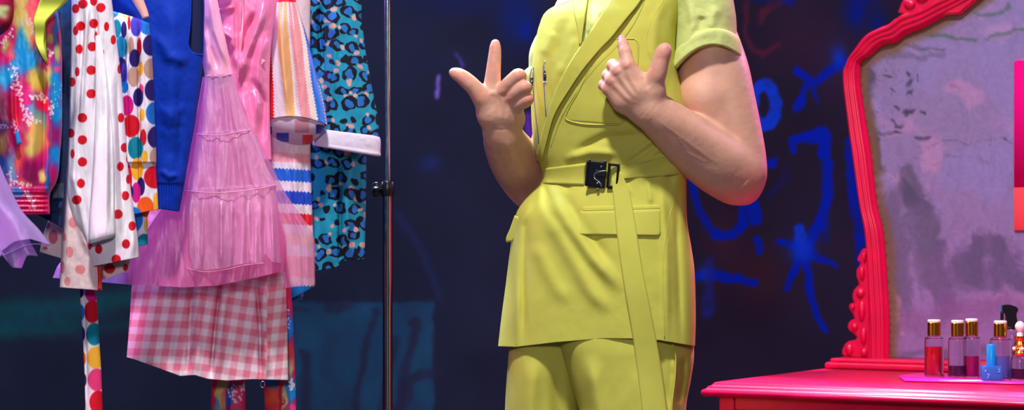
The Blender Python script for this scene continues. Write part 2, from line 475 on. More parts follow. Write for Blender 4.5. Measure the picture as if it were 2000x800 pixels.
def make_backdrop():
    Y = 2.0
    xs = np.concatenate([np.linspace(-7, -1.9, 30)[:-1], np.arange(-1.9, 1.9, .0045), np.linspace(1.9, 7, 30)])
    zs = np.concatenate([np.linspace(-.02, .3, 8)[:-1], np.arange(.3, 1.75, .0045), np.linspace(1.75, 4.2, 24)])
    X, Z = np.meshgrid(xs, zs)
    px = 1000 + X / S(Y); py = 400 - (Z - CZ) / S(Y)
    px0, py0 = px, py
    px = px + 13 * (fbm(px0 / 20, py0 / 20, 3) - .5); py = py + 13 * (fbm(px0 / 20, py0 / 20, 9) - .5)
    c = np.empty(px.shape + (3,))
    f = smooth(700, 1500, px)[..., None]
    base = np.array([27, 31, 54.]) * (1 - f) + np.array([28, 22, 40.]) * f
    n = fbm(px / 120, py / 120, 21)[..., None]
    c[:] = base * (.86 + .28 * n)
    def stroke(pts, w, color, a=1., soft=6, w2=None, ns=.4):
        nonlocal c
        d, t = pdist(px, py, pts)
        ww = w if w2 is None else w + (w2 - w) * t
        m = (1 - smooth(ww / 2 - soft / 2, ww / 2 + soft / 2, d)) * a
        m = m * (1 - ns + 2 * ns * fbm(px0 / 14, py0 / 18, 31))
        m = np.clip(m, 0, 1)[..., None]
        c = c * (1 - m) + np.array(color, float) * m
    def blob(x, y, rx, ry, color, a):
        nonlocal c
        m = (a * np.exp(-((px - x) / rx) ** 2 - ((py - y) / ry) ** 2))[..., None]
        c = c * (1 - m) + np.array(color, float) * m
    B = (4, 22, 138); B2 = (10, 44, 168); RD = (82, 22, 44)
    # brownish red smoke behind the strokes
    for a in ((1480, 540, 60, 60, (58, 24, 34), .5), (1410, 470, 40, 60, (56, 26, 44), .5), (1560, 80, 60, 60, (44, 24, 44), .5), (1630, 130, 40, 60, (44, 26, 60), .5)): blob(*a)
    stroke([(1458, 8), (1457, 60), (1470, 98), (1492, 106), (1522, 88)], 9, RD, .55, 10)
    stroke([(1486, 44), (1500, 20), (1530, 6)], 10, RD, .45, 10)
    stroke([(1480, 40), (1500, 12), (1512, -20)], 9, RD, .45, 9)
    ring = [(1493 + 23 * math.sin(q), 205 - 39 * math.cos(q)) for q in np.linspace(0, 2 * math.pi, 25)]
    stroke(ring, 23, B2)
    stroke([(1556, 213), (1574, 172), (1610, 146), (1650, 118)], 17, B)
    stroke([(1558, 138), (1580, 152)], 16, B)
    stroke([(1588, 160), (1596, 200)], 14, B, .7, w2=6)
    blob(1640, 112, 14, 20, B2, .8); blob(1672, 22, 22, 34, (4, 20, 110), .9); blob(1716, 44, 16, 26, (4, 20, 100), .8)
    blob(1690, -10, 30, 20, (4, 20, 110), .8); blob(1484, -4, 26, 10, (10, 20, 90), .6); blob(1540, 2, 14, 10, (4, 20, 130), .8)
    stroke([(1551, 293), (1549, 272), (1608, 262)], 13, B); stroke([(1560, 266), (1604, 266)], 8, B, w2=36)
    stroke([(1606, 262), (1616, 320), (1617, 380), (1602, 440), (1572, 486)], 14, B, w2=24)
    stroke([(1606, 260), (1612, 300)], 22, B)
    stroke([(1484, 316), (1514, 318)], 17, B)
    stroke([(1352, 352), (1362, 404), (1388, 446), (1420, 462)], 15, B, .85)
    stroke([(1400, 458), (1436, 460), (1450, 436), (1452, 398)], 20, B)
    stroke([(1470, 392), (1474, 430)], 24, B); stroke([(1500, 380), (1535, 350), (1540, 330)], 8, B, .3, 12)
    stroke([(1480, 464), (1482, 490)], 13, B)
    stroke([(1566, 494), (1563, 444)], 18, B2); stroke([(1566, 486), (1522, 470)], 15, B, w2=13)
    stroke([(1574, 490), (1636, 521)], 20, B, w2=8); stroke([(1562, 500), (1538, 562)], 18, B, w2=12)
    stroke([(1572, 500), (1588, 590), (1612, 648)], 18, B, w2=10); blob(1566, 488, 24, 24, B2, .9)
    stroke([(1355, 540), (1400, 536), (1474, 553)], 15, B, w2=20); blob(1378, 534, 16, 16, B2, .8)
    stroke([(1386, 512), (1384, 606)], 12, (26, 28, 110), .7, 14, w2=24)
    stroke([(1662, 280), (1670, 380), (1686, 510)], 22, B, .8, 8); stroke([(1604, 250), (1616, 420)], 6, B, .2, 20)
    stroke([(1618, 420), (1612, 470)], 10, B, .5, 12)
    # violet scraps
    stroke([(858, 152), (852, 190)], 7, (110, 84, 190), .8, 5); stroke([(893, 106), (903, 128)], 6, (70, 60, 160), .7, 6)
    stroke([(1034, 226), (1030, 312)], 14, (90, 40, 170), .8, 12)
    blob(1012, 30, 40, 60, (14, 30, 100), .8); blob(1030, 60, 16, 20, (10, 30, 140), .6); blob(900, 0, 120, 30, (20, 28, 80), .6)
    stroke([(780, 420), (830, 500), (860, 580)], 12, (34, 40, 110), .35, 18); blob(840, 320, 20, 14, (26, 40, 110), .6)
    # teal table silhouette and smears low on the cloth
    T = np.array([26, 66, 104.])
    edge = 6 * fbm(px0 / 30, py0 / 30, 71)
    m = (smooth(583, 596, py - edge + 3) * (1 - smooth(842, 852, px)) * smooth(556, 580, px)) * (1 - smooth(770, 880, py))
    m = m * (.48 + .6 * fbm(px / 40, py / 60, 77))
    c = c * (1 - m[..., None] * .85) + T * m[..., None] * .85
    for pts, w in (([(735, 610), (712, 690), (690, 830)], 14), ([(772, 660), (742, 800)], 12), ([(814, 628), (790, 720), (770, 830)], 17),
                   ([(850, 728), (800, 738), (790, 790)], 22), ([(596, 690), (600, 800)], 20), ([(640, 600), (680, 596)], 20), ([(570, 604), (600, 604)], 8)):
        stroke(pts, w, (34, 30, 56), .7, 12)
    stroke([(800, 632), (812, 622)], 8, (36, 30, 56), .7, 8)
    for y0, dy, w in ((632, -34, 62), (604, -20, 30), (648, -10, 26)):
        stroke([(-60, y0), (120, y0 + dy * .5), (262, y0 + dy * 1.5)], w, (14, 74, 84), .5, 40, w2=w * .5)
    cols = np.clip(lin(np.clip(c, 0, 255)) * 1.35, 0, 1).reshape(-1, 3)
    v = np.stack([X, np.full(X.shape, Y), Z], -1).reshape(-1, 3)
    # a shallow hanging drape
    v[:, 1] += (.012 * np.sin(v[:, 0] * 1.7)) 
    nr, nc = X.shape
    o = mesh_np('wall_back', v, grid_faces(nr, nc), M['backdrop'], None, cols)
    so = o.modifiers.new('cloth', 'SOLIDIFY'); so.thickness = .02; so.offset = -1
    tag(o, 'dark navy stage backdrop with blue spray-painted graffiti', None, kind='structure')
make_backdrop()

# ================================================================== PERSON
YL, YR = .07, -.05           # the chest is turned a little: depth of the jacket's two side seams
J = dict(
    py=[-95, -75, -40, -20, 0, 22, 50, 80, 110, 140, 200, 250, 300, 330, 345, 358, 380, 410, 440, 480, 520, 560, 620, 690],
    xl=[1168, 1156, 1138, 1124, 1108, 1070, 1055, 1048, 1043, 1040, 1039, 1041, 1047, 1058, 1060, 1056, 1036, 1013, 1004, 999, 994, 989, 981, 973],
    xr=[1262, 1276, 1306, 1320, 1327, 1326, 1321, 1318, 1317, 1322, 1336, 1343, 1345, 1343, 1340, 1339, 1339, 1339, 1341, 1348, 1354, 1356, 1357, 1355],
    hd=[.060, .070, .085, .090, .095, .100, .106, .110, .113, .115, .115, .111, .104, .100, .099, .100, .104, .110, .116, .122, .126, .129, .131, .132])
JFOLDS = [  # (polyline, width px, height m)
    ([(1225, 330), (1275, 300), (1338, 250)], 7, .007), ([(1215, 316), (1262, 282), (1330, 232)], 6, .006),
    ([(1120, 300), (1180, 268), (1270, 262)], 9, -.007), ([(1245, 320), (1340, 292)], 6, .006), ([(1100, 312), (1150, 296), (1215, 300)], 8, .006),
    ([(1300, -10), (1280, 40), (1276, 100), (1300, 150)], 10, .004),
    ([(1085, 60), (1062, 110)], 12, .003), ([(1122, 10), (1102, 60), (1080, 120)], 12, -.003), ([(1128, 70), (1116, 105), (1092, 150)], 9, .003),
    ([(1100, 120), (1085, 165), (1072, 240)], 9, .004), ([(1055, 120), (1052, 230), (1058, 320)], 7, .004),
    ([(1072, 372), (1110, 436), (1160, 505), (1220, 572)], 13, .011), ([(1060, 400), (1098, 470), (1150, 560), (1190, 620)], 15, .008),
    ([(1095, 372), (1140, 440), (1195, 520)], 12, -.006), ([(1044, 470), (1070, 530), (1110, 600)], 14, .005),
    ([(1040, 385), (1016, 440), (1010, 540), (1011, 690)], 8, .010), ([(1027, 400), (1024, 540), (1024, 690)], 9, -.005),
    ([(1290, 360), (1300, 470), (1302, 690)], 8, .006), ([(1325, 360), (1322, 470), (1330, 690)], 8, -.006),
    ([(1265, 350), (1272, 400)], 5, .003), ([(1245, 560), (1255, 690)], 12, .004),
    ([(1070, 350), (1120, 372)], 7, -.004), ([(1230, 372), (1200, 420)], 10, -.004)]
def j_at(k, py): return hermite(J['py'], J[k], py)
def jacket_fold(px, py):
    f = np.zeros(np.shape(px))
    for pts, w, a in JFOLDS: f = f + ridge(px, py, pts, w, a * 1.25)
    wst = np.exp(-((py - 343) / 22.) ** 2)           # gathers at the belt
    f = f + wst * .0028 * np.sin(px / 6.5 + 2 * vnoise(px / 20, py / 40, 5))
    f = f + .003 * (fbm(px / 46, py / 60, 14) - .5)
    return f
def jacket_depth(px, py, folds=True):
    xl, xr = j_at('xl', py), j_at('xr', py)
    s = np.clip((px - xl) / (xr - xl), 0, 1)
    Y = YL + (YR - YL) * s - j_at('hd', py) * (1 - np.abs(2 * s - 1) ** 2.3) ** (1 / 2.3)
    if folds: Y = Y + jacket_fold(px, py) * np.clip(np.minimum(s, 1 - s) * 14, 0, 1)
    return Y

def head_pt(x, y, z):        # x: his left, y: forward, z: up, from the middle of the head
    fw = Vector((-.42, -.9, -.05)).normalized(); up = Vector((0, 0, 1)); rt = up.cross(fw).normalized()
    c = Vector((.2, .0, 1.705))
    q = c + rt * x + fw * y + up * z
    return (q.x, q.y, q.z)

def build_body():
    b = Blob()
    s = S(0.)
    def C(pts, k=.012, scale=s):
        if len(pts) >= 5:
            pts = [tuple(t) for t in resample(np.array([(x, y, Y * 900, rr) for x, y, Y, rr in pts]), len(pts) * 3)]
            pts = [(x, y, Y / 900, rr) for x, y, Y, rr in pts]
        b.chain([(P(x, y, Y), r * scale) for x, y, Y, r in pts], k)
    # trunk, neck and legs (under the clothes)
    for x, Y in ((1140, .04), (1190, .02), (1240, -.01)):
        C([(x, 30, Y + .02, 60), (x, 200, Y + .015, 62), (x + 2, 340, Y + .012, 56), (x, 470, Y + .01, 66), (x, 560, Y + .01, 66)], .03)
    C([(1140, 64, .08, 34), (1195, -30, .03, 44), (1350, 30, -.03, 44)], .03)
    C([(1200, -30, .03, 58), (1185, -130, .01, 52)], .03)
    C([(1130, 560, .05, 76), (1060, 900, .08, 56), (1052, 960, .08, 50), (1050, 1270, .09, 33)], .03)
    C([(1240, 560, -.01, 78), (1245, 900, -.02, 56), (1247, 960, -.02, 50), (1250, 1270, .0, 33)], .03)
    # his left arm (nearer the audience)
    C([(1368, 30, -.03, 46), (1382, 90, -.03, 55), (1396, 150, -.03, 61), (1402, 190, -.03, 62.5), (1418, 250, -.03, 59), (1436, 318, -.035, 53), (1441, 343, -.04, 49)], .02)
    C([(1372, 145, -.05, 40), (1378, 190, -.06, 46), (1398, 250, -.055, 40)], .02)
    C([(1441, 345, -.04, 50), (1402, 318, -.075, 52), (1365, 292, -.1, 48), (1322, 256, -.132, 40), (1290, 229, -.152, 33.5), (1271, 213, -.163, 31)], .02)
    C([(1455, 372, -.03, 24), (1440, 352, -.035, 40)], .02)
    def hand(pts, k=.004): C(pts, max(k, .0045))
    # his left hand: back of the hand to the audience
    C([(1271, 213, -.163, 30), (1252, 178, -.176, 26), (1226, 128, -.19, 14.5)], .012)
    C([(1268, 214, -.163, 29), (1240, 180, -.174, 25), (1209, 139, -.182, 14.5)], .012)
    C([(1264, 216, -.162, 28), (1228, 190, -.168, 24), (1197, 157, -.172, 14)], .012)
    C([(1258, 218, -.160, 26), (1218, 198, -.162, 20), (1189, 174, -.162, 13)], .012)
    hand([(1226, 126, -.19, 14), (1221, 102, -.182, 11.5), (1217, 88, -.168, 10.5), (1214.5, 76, -.155, 8.2)])
    hand([(1209, 138, -.184, 13.5), (1198, 128, -.160, 12.5), (1204, 138, -.137, 11.5), (1222, 156, -.137, 10)], .003)
    hand([(1197, 156, -.174, 13), (1188, 147, -.150, 12), (1196, 158, -.129, 11), (1214, 172, -.131, 9.5)], .003)
    hand([(1189, 173, -.164, 12), (1179, 166, -.144, 10.5), (1187, 174, -.128, 9.5), (1206, 186, -.130, 8.5)], .003)
    C([(1274, 208, -.165, 25), (1279, 178, -.182, 18.5), (1283, 148, -.195, 14.5)], .012)
    hand([(1283, 148, -.195, 14.5), (1288, 128, -.199, 12.8), (1291, 116, -.2, 12.6), (1296, 101, -.203, 12), (1300, 94, -.206, 9)], .008)
    C([(1262, 160, -.183, 13), (1276, 152, -.19, 11)], .016)
    # tendons
    for a, c2 in (((1226, 128), (1254, 186)), ((1209, 139), (1242, 188)), ((1197, 157), (1236, 196))):
        C([(a[0], a[1], -.199 if a[0] > 1220 else -.191 if a[0] > 1200 else -.181, 5), (c2[0], c2[1], -.192, 2.5)], .008)
    # his right arm, behind the jacket, and forearm raised
    C([(1126, 74, .11, 38), (1108, 150, .14, 45), (1084, 280, .19, 44), (1048, 366, .2, 42)], .02)
    C([(1046, 370, .2, 44), (1026, 340, .165, 46), (1006, 312, .11, 43.5), (990, 285, .055, 36), (981, 264, .012, 31.5)], .02)
    # his right hand
    C([(980, 264, .01, 31), (966, 222, -.01, 25), (962, 184, -.03, 16.5)], .012)
    C([(981, 264, .01, 30), (980, 222, -.018, 25), (981, 181, -.038, 15.5)], .012)
    C([(984, 263, .01, 29), (994, 226, -.014, 23), (994, 193, -.036, 15)], .012)
    C([(988, 262, .012, 26), (1005, 232, -.004, 18), (1005, 211, -.028, 14)], .012)
    hand([(961, 182, -.03, 16), (962, 158, -.034, 14), (964, 134, -.037, 12.2), (966.5, 108, -.037, 10.8), (967.5, 85, -.035, 8.6)], .006)
    hand([(981, 179, -.04, 15), (1000, 158, -.06, 13), (1012, 147, -.066, 12.4), (1016, 152, -.035, 11.5), (1002, 172, -.012, 10.5)], .003)
    hand([(994, 193, -.038, 14.5), (1012, 178, -.062, 12.5), (1024, 170, -.07, 12), (1027, 174, -.038, 11), (1010, 190, -.012, 10)], .003)
    hand([(1005, 211, -.03, 13.5), (1019, 200, -.054, 11.8), (1029, 193, -.062, 11), (1030, 196, -.034, 10.5), (1014, 206, -.01, 9.5)], .003)
    C([(972, 256, .0, 26), (956, 224, -.022, 22), (940, 190, -.04, 15.5)], .014)
    hand([(940, 190, -.04, 15.5), (926, 171, -.046, 13), (911, 157, -.05, 12.4), (898, 147, -.05, 10.6), (885, 141.5, -.048, 8)], .008)
    C([(946, 196, -.034, 12), (958, 180, -.032, 10)], .02)
    for a, c2 in (((962, 184), (968, 232)), ((981, 181), (980, 234)), ((994, 193), (990, 236))):
        C([(a[0], a[1], -.048, 5), (c2[0], c2[1], -.036, 2.5)], .008)
    # head with a face
    H = head_pt
    b.cone(H(0, -.02, .03), H(0, .015, .02), .083, .078, .03)
    b.cone(H(0, .02, -.02), H(0, .045, -.085), .062, .034, .03)
    for sd in (-1, 1):
        b.cone(H(.045 * sd, -.0, -.05), H(.012 * sd, .06, -.098), .03, .018, .03)
        b.cone(H(.035 * sd, .068, .004), H(.05 * sd, .05, -.012), .016, .018, .02)
        b.cone(H(.016 * sd, .086, .03), H(.048 * sd, .072, .03), .009, .008, .012)
        b.cone(H(.079 * sd, -.01, .018), H(.076 * sd, -.006, -.03), .013, .008, .006)
    b.cone(H(0, .088, .015), H(0, .108, -.026), .009, .012, .012)
    b.cone(H(-.02, .08, -.058), H(.02, .08, -.058), .008, .008, .008)
    b.cone(H(-.015, .078, -.069), H(.015, .078, -.069), .009, .009, .008)
    V, Q = b.mesh(.0026)
    return V, Q
V, Q = build_body()
def skin_detail(V, Q):
    """knuckle creases, tendons, veins and the natural unevenness of the skin's colour"""
    n = np.zeros_like(V)
    fn = np.cross(V[Q[:, 2]] - V[Q[:, 0]], V[Q[:, 3]] - V[Q[:, 1]])
    for k in range(4): np.add.at(n, Q[:, k], fn)
    n /= np.linalg.norm(n, axis=1)[:, None] + 1e-12
    D = V[:, 1] - CY
    px = 1000 + V[:, 0] / D * F; py = 400 - (V[:, 2] - CZ) / D * F
    front = smooth(.1, .5, -n[:, 1])
    h = np.zeros(len(V))
    def line(pts, w, a):
        nonlocal h
        d, t = pdist(px, py, pts)
        h = h + a * np.exp(-(d / w) ** 2) * front * smooth(-.05, .2, t) * smooth(-.05, .2, 1 - t)
    for pts in ([(956, 127), (963, 126), (972, 127)], [(955, 132), (963, 131.5), (972, 132)], [(960, 106), (967, 105), (974, 106)], [(903, 165), (910, 157), (917, 149)], [(907, 168), (914, 160), (921, 152)],
                [(1213, 101), (1221, 100), (1229, 103)], [(1282, 113), (1291, 112), (1300, 114)], [(1282, 118), (1291, 117), (1300, 119)], [(1262, 124), (1276, 136)], [(936, 184), (946, 176)],
                [(954, 250), (980, 254), (1006, 248)], [(1256, 236), (1276, 214), (1294, 196)], [(1250, 230), (1270, 208)]): line(pts, 1.6, -.0006)
    for pts, w, a in (([(964, 190), (970, 232)], 4, .0010), ([(982, 188), (981, 236)], 4, .0010), ([(995, 198), (990, 238)], 4, .0008), ([(973, 190), (976, 225)], 4, -.0008), ([(989, 196), (986, 230)], 4, -.0008),
                      ([(950, 228), (966, 214), (975, 196)], 2.5, .0006), ([(1000, 228), (984, 214)], 2.5, .0005), ([(962, 176), (962, 186)], 7, .0012), ([(982, 174), (982, 184)], 7, .0014), ([(996, 190), (996, 197)], 6, .0010),
                      ([(1222, 136), (1250, 184)], 4, .0012), ([(1207, 146), (1240, 190)], 4, .0011), ([(1196, 162), (1232, 198)], 4, .0010), ([(1216, 146), (1242, 186)], 4, -.0012), ([(1203, 158), (1234, 194)], 4, -.0010), ([(1192, 172), (1224, 202)], 4, -.0008),
                      ([(1280, 160), (1262, 178), (1236, 160)], 2.5, .0006), ([(1254, 150), (1268, 172)], 6, -.0014), ([(1222, 124), (1228, 130)], 7, .0014), ([(1206, 136), (1211, 142)], 7, .0012), ([(1196, 154), (1200, 160)], 6, .0010),
                      ([(1300, 224), (1352, 252), (1410, 286), (1450, 330)], 16, .0022), ([(1290, 250), (1345, 296), (1410, 336)], 12, -.0016), ([(1280, 232), (1330, 268), (1400, 320)], 3, .0007), ([(1320, 262), (1345, 300), (1380, 318)], 2.5, .0006), ([(1330, 330), (1400, 368), (1440, 384)], 10, .0014),
                      ([(1450, 360), (1466, 376)], 12, .0020), ([(1395, 120), (1420, 210), (1440, 300)], 12, -.0016), ([(1352, 150), (1362, 210), (1378, 246)], 14, .0018), ([(982, 270), (1010, 320), (1030, 360)], 8, .0014), ([(964, 274), (980, 320), (1006, 366)], 5, -.0008), ([(990, 280), (1000, 310)], 2.5, .0006)): line(pts, w, a)
    h = h + .0005 * (fbm(px / 5, py / 5, 41) - .5) * front
    V2 = V + n * h[:, None]
    c = np.ones((len(V), 3)) * np.array([214, 160, 138.])
    c *= (.965 + .07 * fbm(px / 16, py / 16, 51))[:, None]
    def tone(pts, w, color, a):
        nonlocal c
        d, t = pdist(px, py, pts); m = (a * np.exp(-(d / w) ** 2))[:, None]
        c = c * (1 - m) + np.array(color, float) * m
    RO = (222, 138, 124)
    for pts, w in (([(967, 82), (966, 100)], 12), ([(962, 128), (963, 134)], 9), ([(884, 141), (905, 154)], 13), ([(1016, 146)], 13), ([(1028, 170)], 13), ([(1032, 194)], 13), ([(982, 178)], 10), ([(995, 192)], 10), ([(936, 186)], 14),
                   ([(1215, 74), (1218, 90)], 12), ([(1300, 94), (1292, 112)], 13), ([(1204, 128)], 10), ([(1190, 148)], 10), ([(1181, 168)], 11), ([(1226, 124)], 9), ([(1276, 140)], 12), ([(1456, 380), (1474, 350)], 22)): tone(pts, w, RO, .6)
    hair = smooth(.60, .72, fbm((px - py * .5) / 2.2, (px * .6 + py) / 9, 63, 3))
    arm = np.maximum(np.exp(-(pdist(px, py, [(1300, 236), (1420, 330)])[0] / 46) ** 2), np.exp(-(pdist(px, py, [(980, 268), (1030, 360)])[0] / 40) ** 2)) + .45 * np.exp(-(pdist(px, py, [(975, 215)])[0] / 26) ** 2) + .45 * np.exp(-(pdist(px, py, [(1240, 180)])[0] / 26) ** 2)
    m = (np.clip(arm, 0, 1) * (.14 + .12 * hair))[:, None]
    c = c * (1 - m) + np.array([150, 106, 84.]) * m
    return V2, lin(np.clip(c, 0, 255))
V, skc = skin_detail(V, Q)
person = mesh_np('person', V, Q, M['skin'], None, skc)
bm = bmesh.new(); bm.from_mesh(person.data)
bmesh.ops.holes_fill(bm, edges=[e for e in bm.edges if len(e.link_faces) == 1], sides=12)
bmesh.ops.recalc_face_normals(bm, faces=bm.faces); bm.to_mesh(person.data); bm.free()
person.data.polygons.foreach_set('use_smooth', np.ones(len(person.data.polygons), bool))
sm = person.modifiers.new('soft', 'SMOOTH'); sm.factor = .5; sm.iterations = 2
tag(person, 'person in a belted yellow-green sleeveless jacket pointing both index fingers up with thumbs out', 'person')
body = person

# hair and eyes (above the frame)
hb = Blob()
hb.cone(head_pt(0, -.03, .05), head_pt(0, .02, .055), .088, .078, .03)
hb.cone(head_pt(0, -.06, .02), head_pt(0, -.06, -.04), .06, .045, .03)
hb.cone(head_pt(-.04, .05, .10), head_pt(.04, .05, .10), .022, .022, .03)
v, q = hb.mesh(.004); under(mesh_np('hair', v, q, M['hair']), person)
for sd in (-1, 1):
    lathe('eye', [(0, -.011), (.008, -.008), (.011, 0), (.008, .008), (0, .011)], head_pt(.032 * sd, .072, .012), M['eye'], person, 16)

# ---- jacket
V_NECK = [(1150, -110), (1147, 0), (1139, 55), (1134, 86), (1146, 76), (1204, -8), (1246, -110)]
def jacket():
    pys = np.concatenate([np.arange(-95, 676, 2.0), [676]])
    n = 270
    HEMX = [960, 974, 1010, 1084, 1180, 1250, 1290, 1330, 1360]; HEMY = [676, 676, 677, 668, 660, 661, 664, 671, 676]
    u = np.linspace(0, 1, n); s = .5 * u + .5 * (.5 - .5 * np.cos(np.pi * u))
    parts = []
    for sign, m in ((-1, n), (1, 90)):
        if sign > 0:
            u2 = np.linspace(0, 1, m); ss = .5 - .5 * np.cos(np.pi * u2)
        else: ss = s
        xl, xr = j_at('xl', pys)[:, None], j_at('xr', pys)[:, None]
        px = xl + (xr - xl) * ss; py = np.broadcast_to(pys[:, None], px.shape).copy()
        Yf = YL + (YR - YL) * ss
        bul = j_at('hd', pys)[:, None] * (1 - np.abs(2 * ss - 1) ** 2.3) ** (1 / 2.3)
        Y = Yf + sign * bul
        fade = np.clip(np.minimum(ss, 1 - ss) * 14, 0, 1)
        if sign < 0: Y = Y + jacket_fold(px, py) * fade
        py = py + smooth(560, 676, py) * (np.interp(px, HEMX, HEMY) - 676)
        parts.append((px, py, Y))
    nr = len(pys)
    vs = [P(*p).reshape(-1, 3) for p in parts]
    f = grid_faces(nr, n)
    cx = parts[0][0].ravel()[f].mean(1); cy = parts[0][1].ravel()[f].mean(1)
    f = f[~inpoly(cx, cy, V_NECK)]
    n0 = nr * n; i = np.arange(nr - 1)
    fs = [f, grid_faces(nr, 90, n0, flip=True),
          np.stack([n0 + i * 90, i * n, (i + 1) * n, n0 + (i + 1) * 90], -1),
          np.stack([i * n + n - 1, n0 + i * 90 + 89, n0 + (i + 1) * 90 + 89, (i + 1) * n + n - 1], -1)]
    o = mesh_np('jacket', np.concatenate(vs), fs, M['lime'])
    bm = bmesh.new(); bm.from_mesh(o.data); bmesh.ops.remove_doubles(bm, verts=bm.verts, dist=1e-5); bm.to_mesh(o.data); bm.free()
    so = o.modifiers.new('cloth', 'SOLIDIFY'); so.thickness = .004; so.offset = 0
    return under(o, person)
jk = jacket(); jk['label'] = 'sleeveless wrap jacket in yellow-green cotton'
jd = jacket_depth
def jd_flat(px, py): return jacket_depth(px, py, False)
LAP_L = [(1240, -80), (1196, 0), (1175, 27), (1137, 84), (1116, 116), (1094, 156), (1078, 194), (1064, 240), (1052, 285), (1047, 312)]
LAP_R = [(1292, -80), (1252, 2), (1222, 40), (1192, 77), (1176, 93), (1142, 133), (1111, 178), (1083, 225), (1067, 280), (1057, 322)]
patch('lapel', LAP_L, LAP_R, lambda x, y: jd_flat(x, y) + .003 * (fbm(x / 30, y / 40, 8) - .5), .004, .011, M['lime'], jk, n=30)
patch('collar', [(1128, -80), (1117, 0), (1122, 30), (1128, 60), (1131, 88)], [(1152, -80), (1148, 0), (1142, 40), (1138, 66), (1135, 90)],
      jd_flat, .003, .010, M['lime'], jk, n=16)
patch('front_edge', [(1258, -20), (1228, 44), (1196, 86), (1160, 124), (1120, 176), (1092, 226), (1071, 288)],
      [(1268, -16), (1240, 46), (1206, 92), (1168, 130), (1127, 182), (1097, 232), (1075, 292)], jd, .001, .003, M['lime'], jk, n=8)
# chest pocket with piped edge
PK_L = [(1196, 76), (1172, 100), (1152, 134), (1128, 182), (1107, 220), (1104, 230), (1112, 236)]
PK_R = [(1240, 76), (1246, 84), (1245, 128), (1236, 180), (1221, 226), (1215, 238), (1206, 243)]
def jd_half(x, y): return .5 * jd(x, y) + .5 * jd_flat(x, y)
pk = patch('chest_pocket', PK_L, PK_R, jd_half, .001, .0025, M['lime'], jk, n=44)
loop = PK_R + PK_L[::-1]
lp = resample(np.array(loop + loop[:1], float), 150)
cord('piping', P(lp[:, 0], lp[:, 1], jd_half(lp[:, 0], lp[:, 1]) - .0035), .0016, M['lime'], pk, 8, 150, curve=False)
# armhole seam piping
am = resample([(1318, -40), (1296, 0), (1268, 50), (1262, 82), (1268, 104), (1280, 122)], 60)
cord('armhole_piping', P(am[:, 0], am[:, 1], jd(am[:, 0], am[:, 1]) - .001), .0017, M['lime'], jk, 8, 60, curve=False)
sh = resample([(1322, -30), (1316, 20), (1312, 60), (1313, 96)], 40)
cord('shoulder_seam', P(sh[:, 0], sh[:, 1], jd(sh[:, 0], sh[:, 1]) - .001), .0012, M['lime'], jk, 6, 40, curve=False)
# zips
for a, bb, pull in (((1064, 128), (1068, 226), ((1065, 122), (1064, 160))), ((1041, 140), (1054, 280), ((1040, 134), (1037, 176)))):
    z = resample([a, ((a[0] + bb[0]) / 2 - 1, (a[1] + bb[1]) / 2), bb], 60)
    zp = cord('zipper', P(z[:, 0], z[:, 1], jd(z[:, 0], z[:, 1]) - .001), .0030, M['zip'], jk, 8, 60, curve=False)
    q = resample([pull[0], pull[1]], 12)
    Yp = jd(np.clip(q[:, 0], 1046, 2000), q[:, 1]) - np.linspace(.004, .009, 12)
    pl = P(q[:, 0], q[:, 1], Yp)
    # pull: a ring, a bar and a dark tag
    c0 = np.array(pl[0]); ax = np.array(pl[-1]) - c0; ln = np.linalg.norm(ax); ax /= ln
    sdv = np.cross(ax, [0, 1., 0]); sdv /= np.linalg.norm(sdv)
    w = .0042
    k = lambda t, e: c0 + ax * ln * t + sdv * w * e
    pg = cord('zipper_pull', [k(.0, -.5), k(-.08, .0), k(.0, .6), k(.3, .9), k(.62, 1), k(1, .9), k(1, -.9), k(.62, -1), k(.3, -.9)], .0013, M['steel'], jk, 8, 60, closed=True, curve=False)
    patch_v = np.array([k(.42, -.75), k(.42, .75), k(.97, .75), k(.97, -.75)])
    mesh_np('pull_tag', np.vstack([patch_v, patch_v + [0, .0015, 0]]), np.array([[0, 1, 2, 3], [7, 6, 5, 4], [0, 4, 5, 1], [1, 5, 6, 2], [2, 6, 7, 3], [3, 7, 4, 0]]),
            M['bluecap' if False else 'gunmetal'], None, sm=False)
    under(bpy.data.objects[-1] if False else col.objects[-1], jk)
# hip pocket flap with its welt
patch('pocket_welt', [(1137, 403), (1135, 413)], [(1291, 400), (1292, 408)], jd_half, .002, .004, M['lime'], jk, n=60, rows=8)
patch('pocket_flap', [(1134, 411), (1130, 430), (1127, 448), (1128, 455), (1133, 458)], [(1291, 406), (1291, 430), (1291, 450), (1290, 458), (1285, 461)],
      jd_half, .002, .006, M['lime'], jk, n=70)
patch('pocket_flap', [(1005, 420), (996, 446), (988, 468), (989, 474)], [(1016, 424), (1010, 446), (1002, 468), (998, 471)], lambda x, y: np.full(np.shape(x), .055) - .03 * (np.asarray(x) - 988) / 30,
      .002, .004, M['lime'], jk, n=12)
# side seams and hem stitching
for pts in ([(1326, 360), (1306, 430), (1296, 520), (1298, 660)], [(1012, 420), (1011, 540), (1009, 674)]):
    r = resample(pts, 60)
    cord('seam', P(r[:, 0], r[:, 1], jd(r[:, 0], r[:, 1]) - .002), .0011, M['lime'], jk, 6, 60, curve=False)

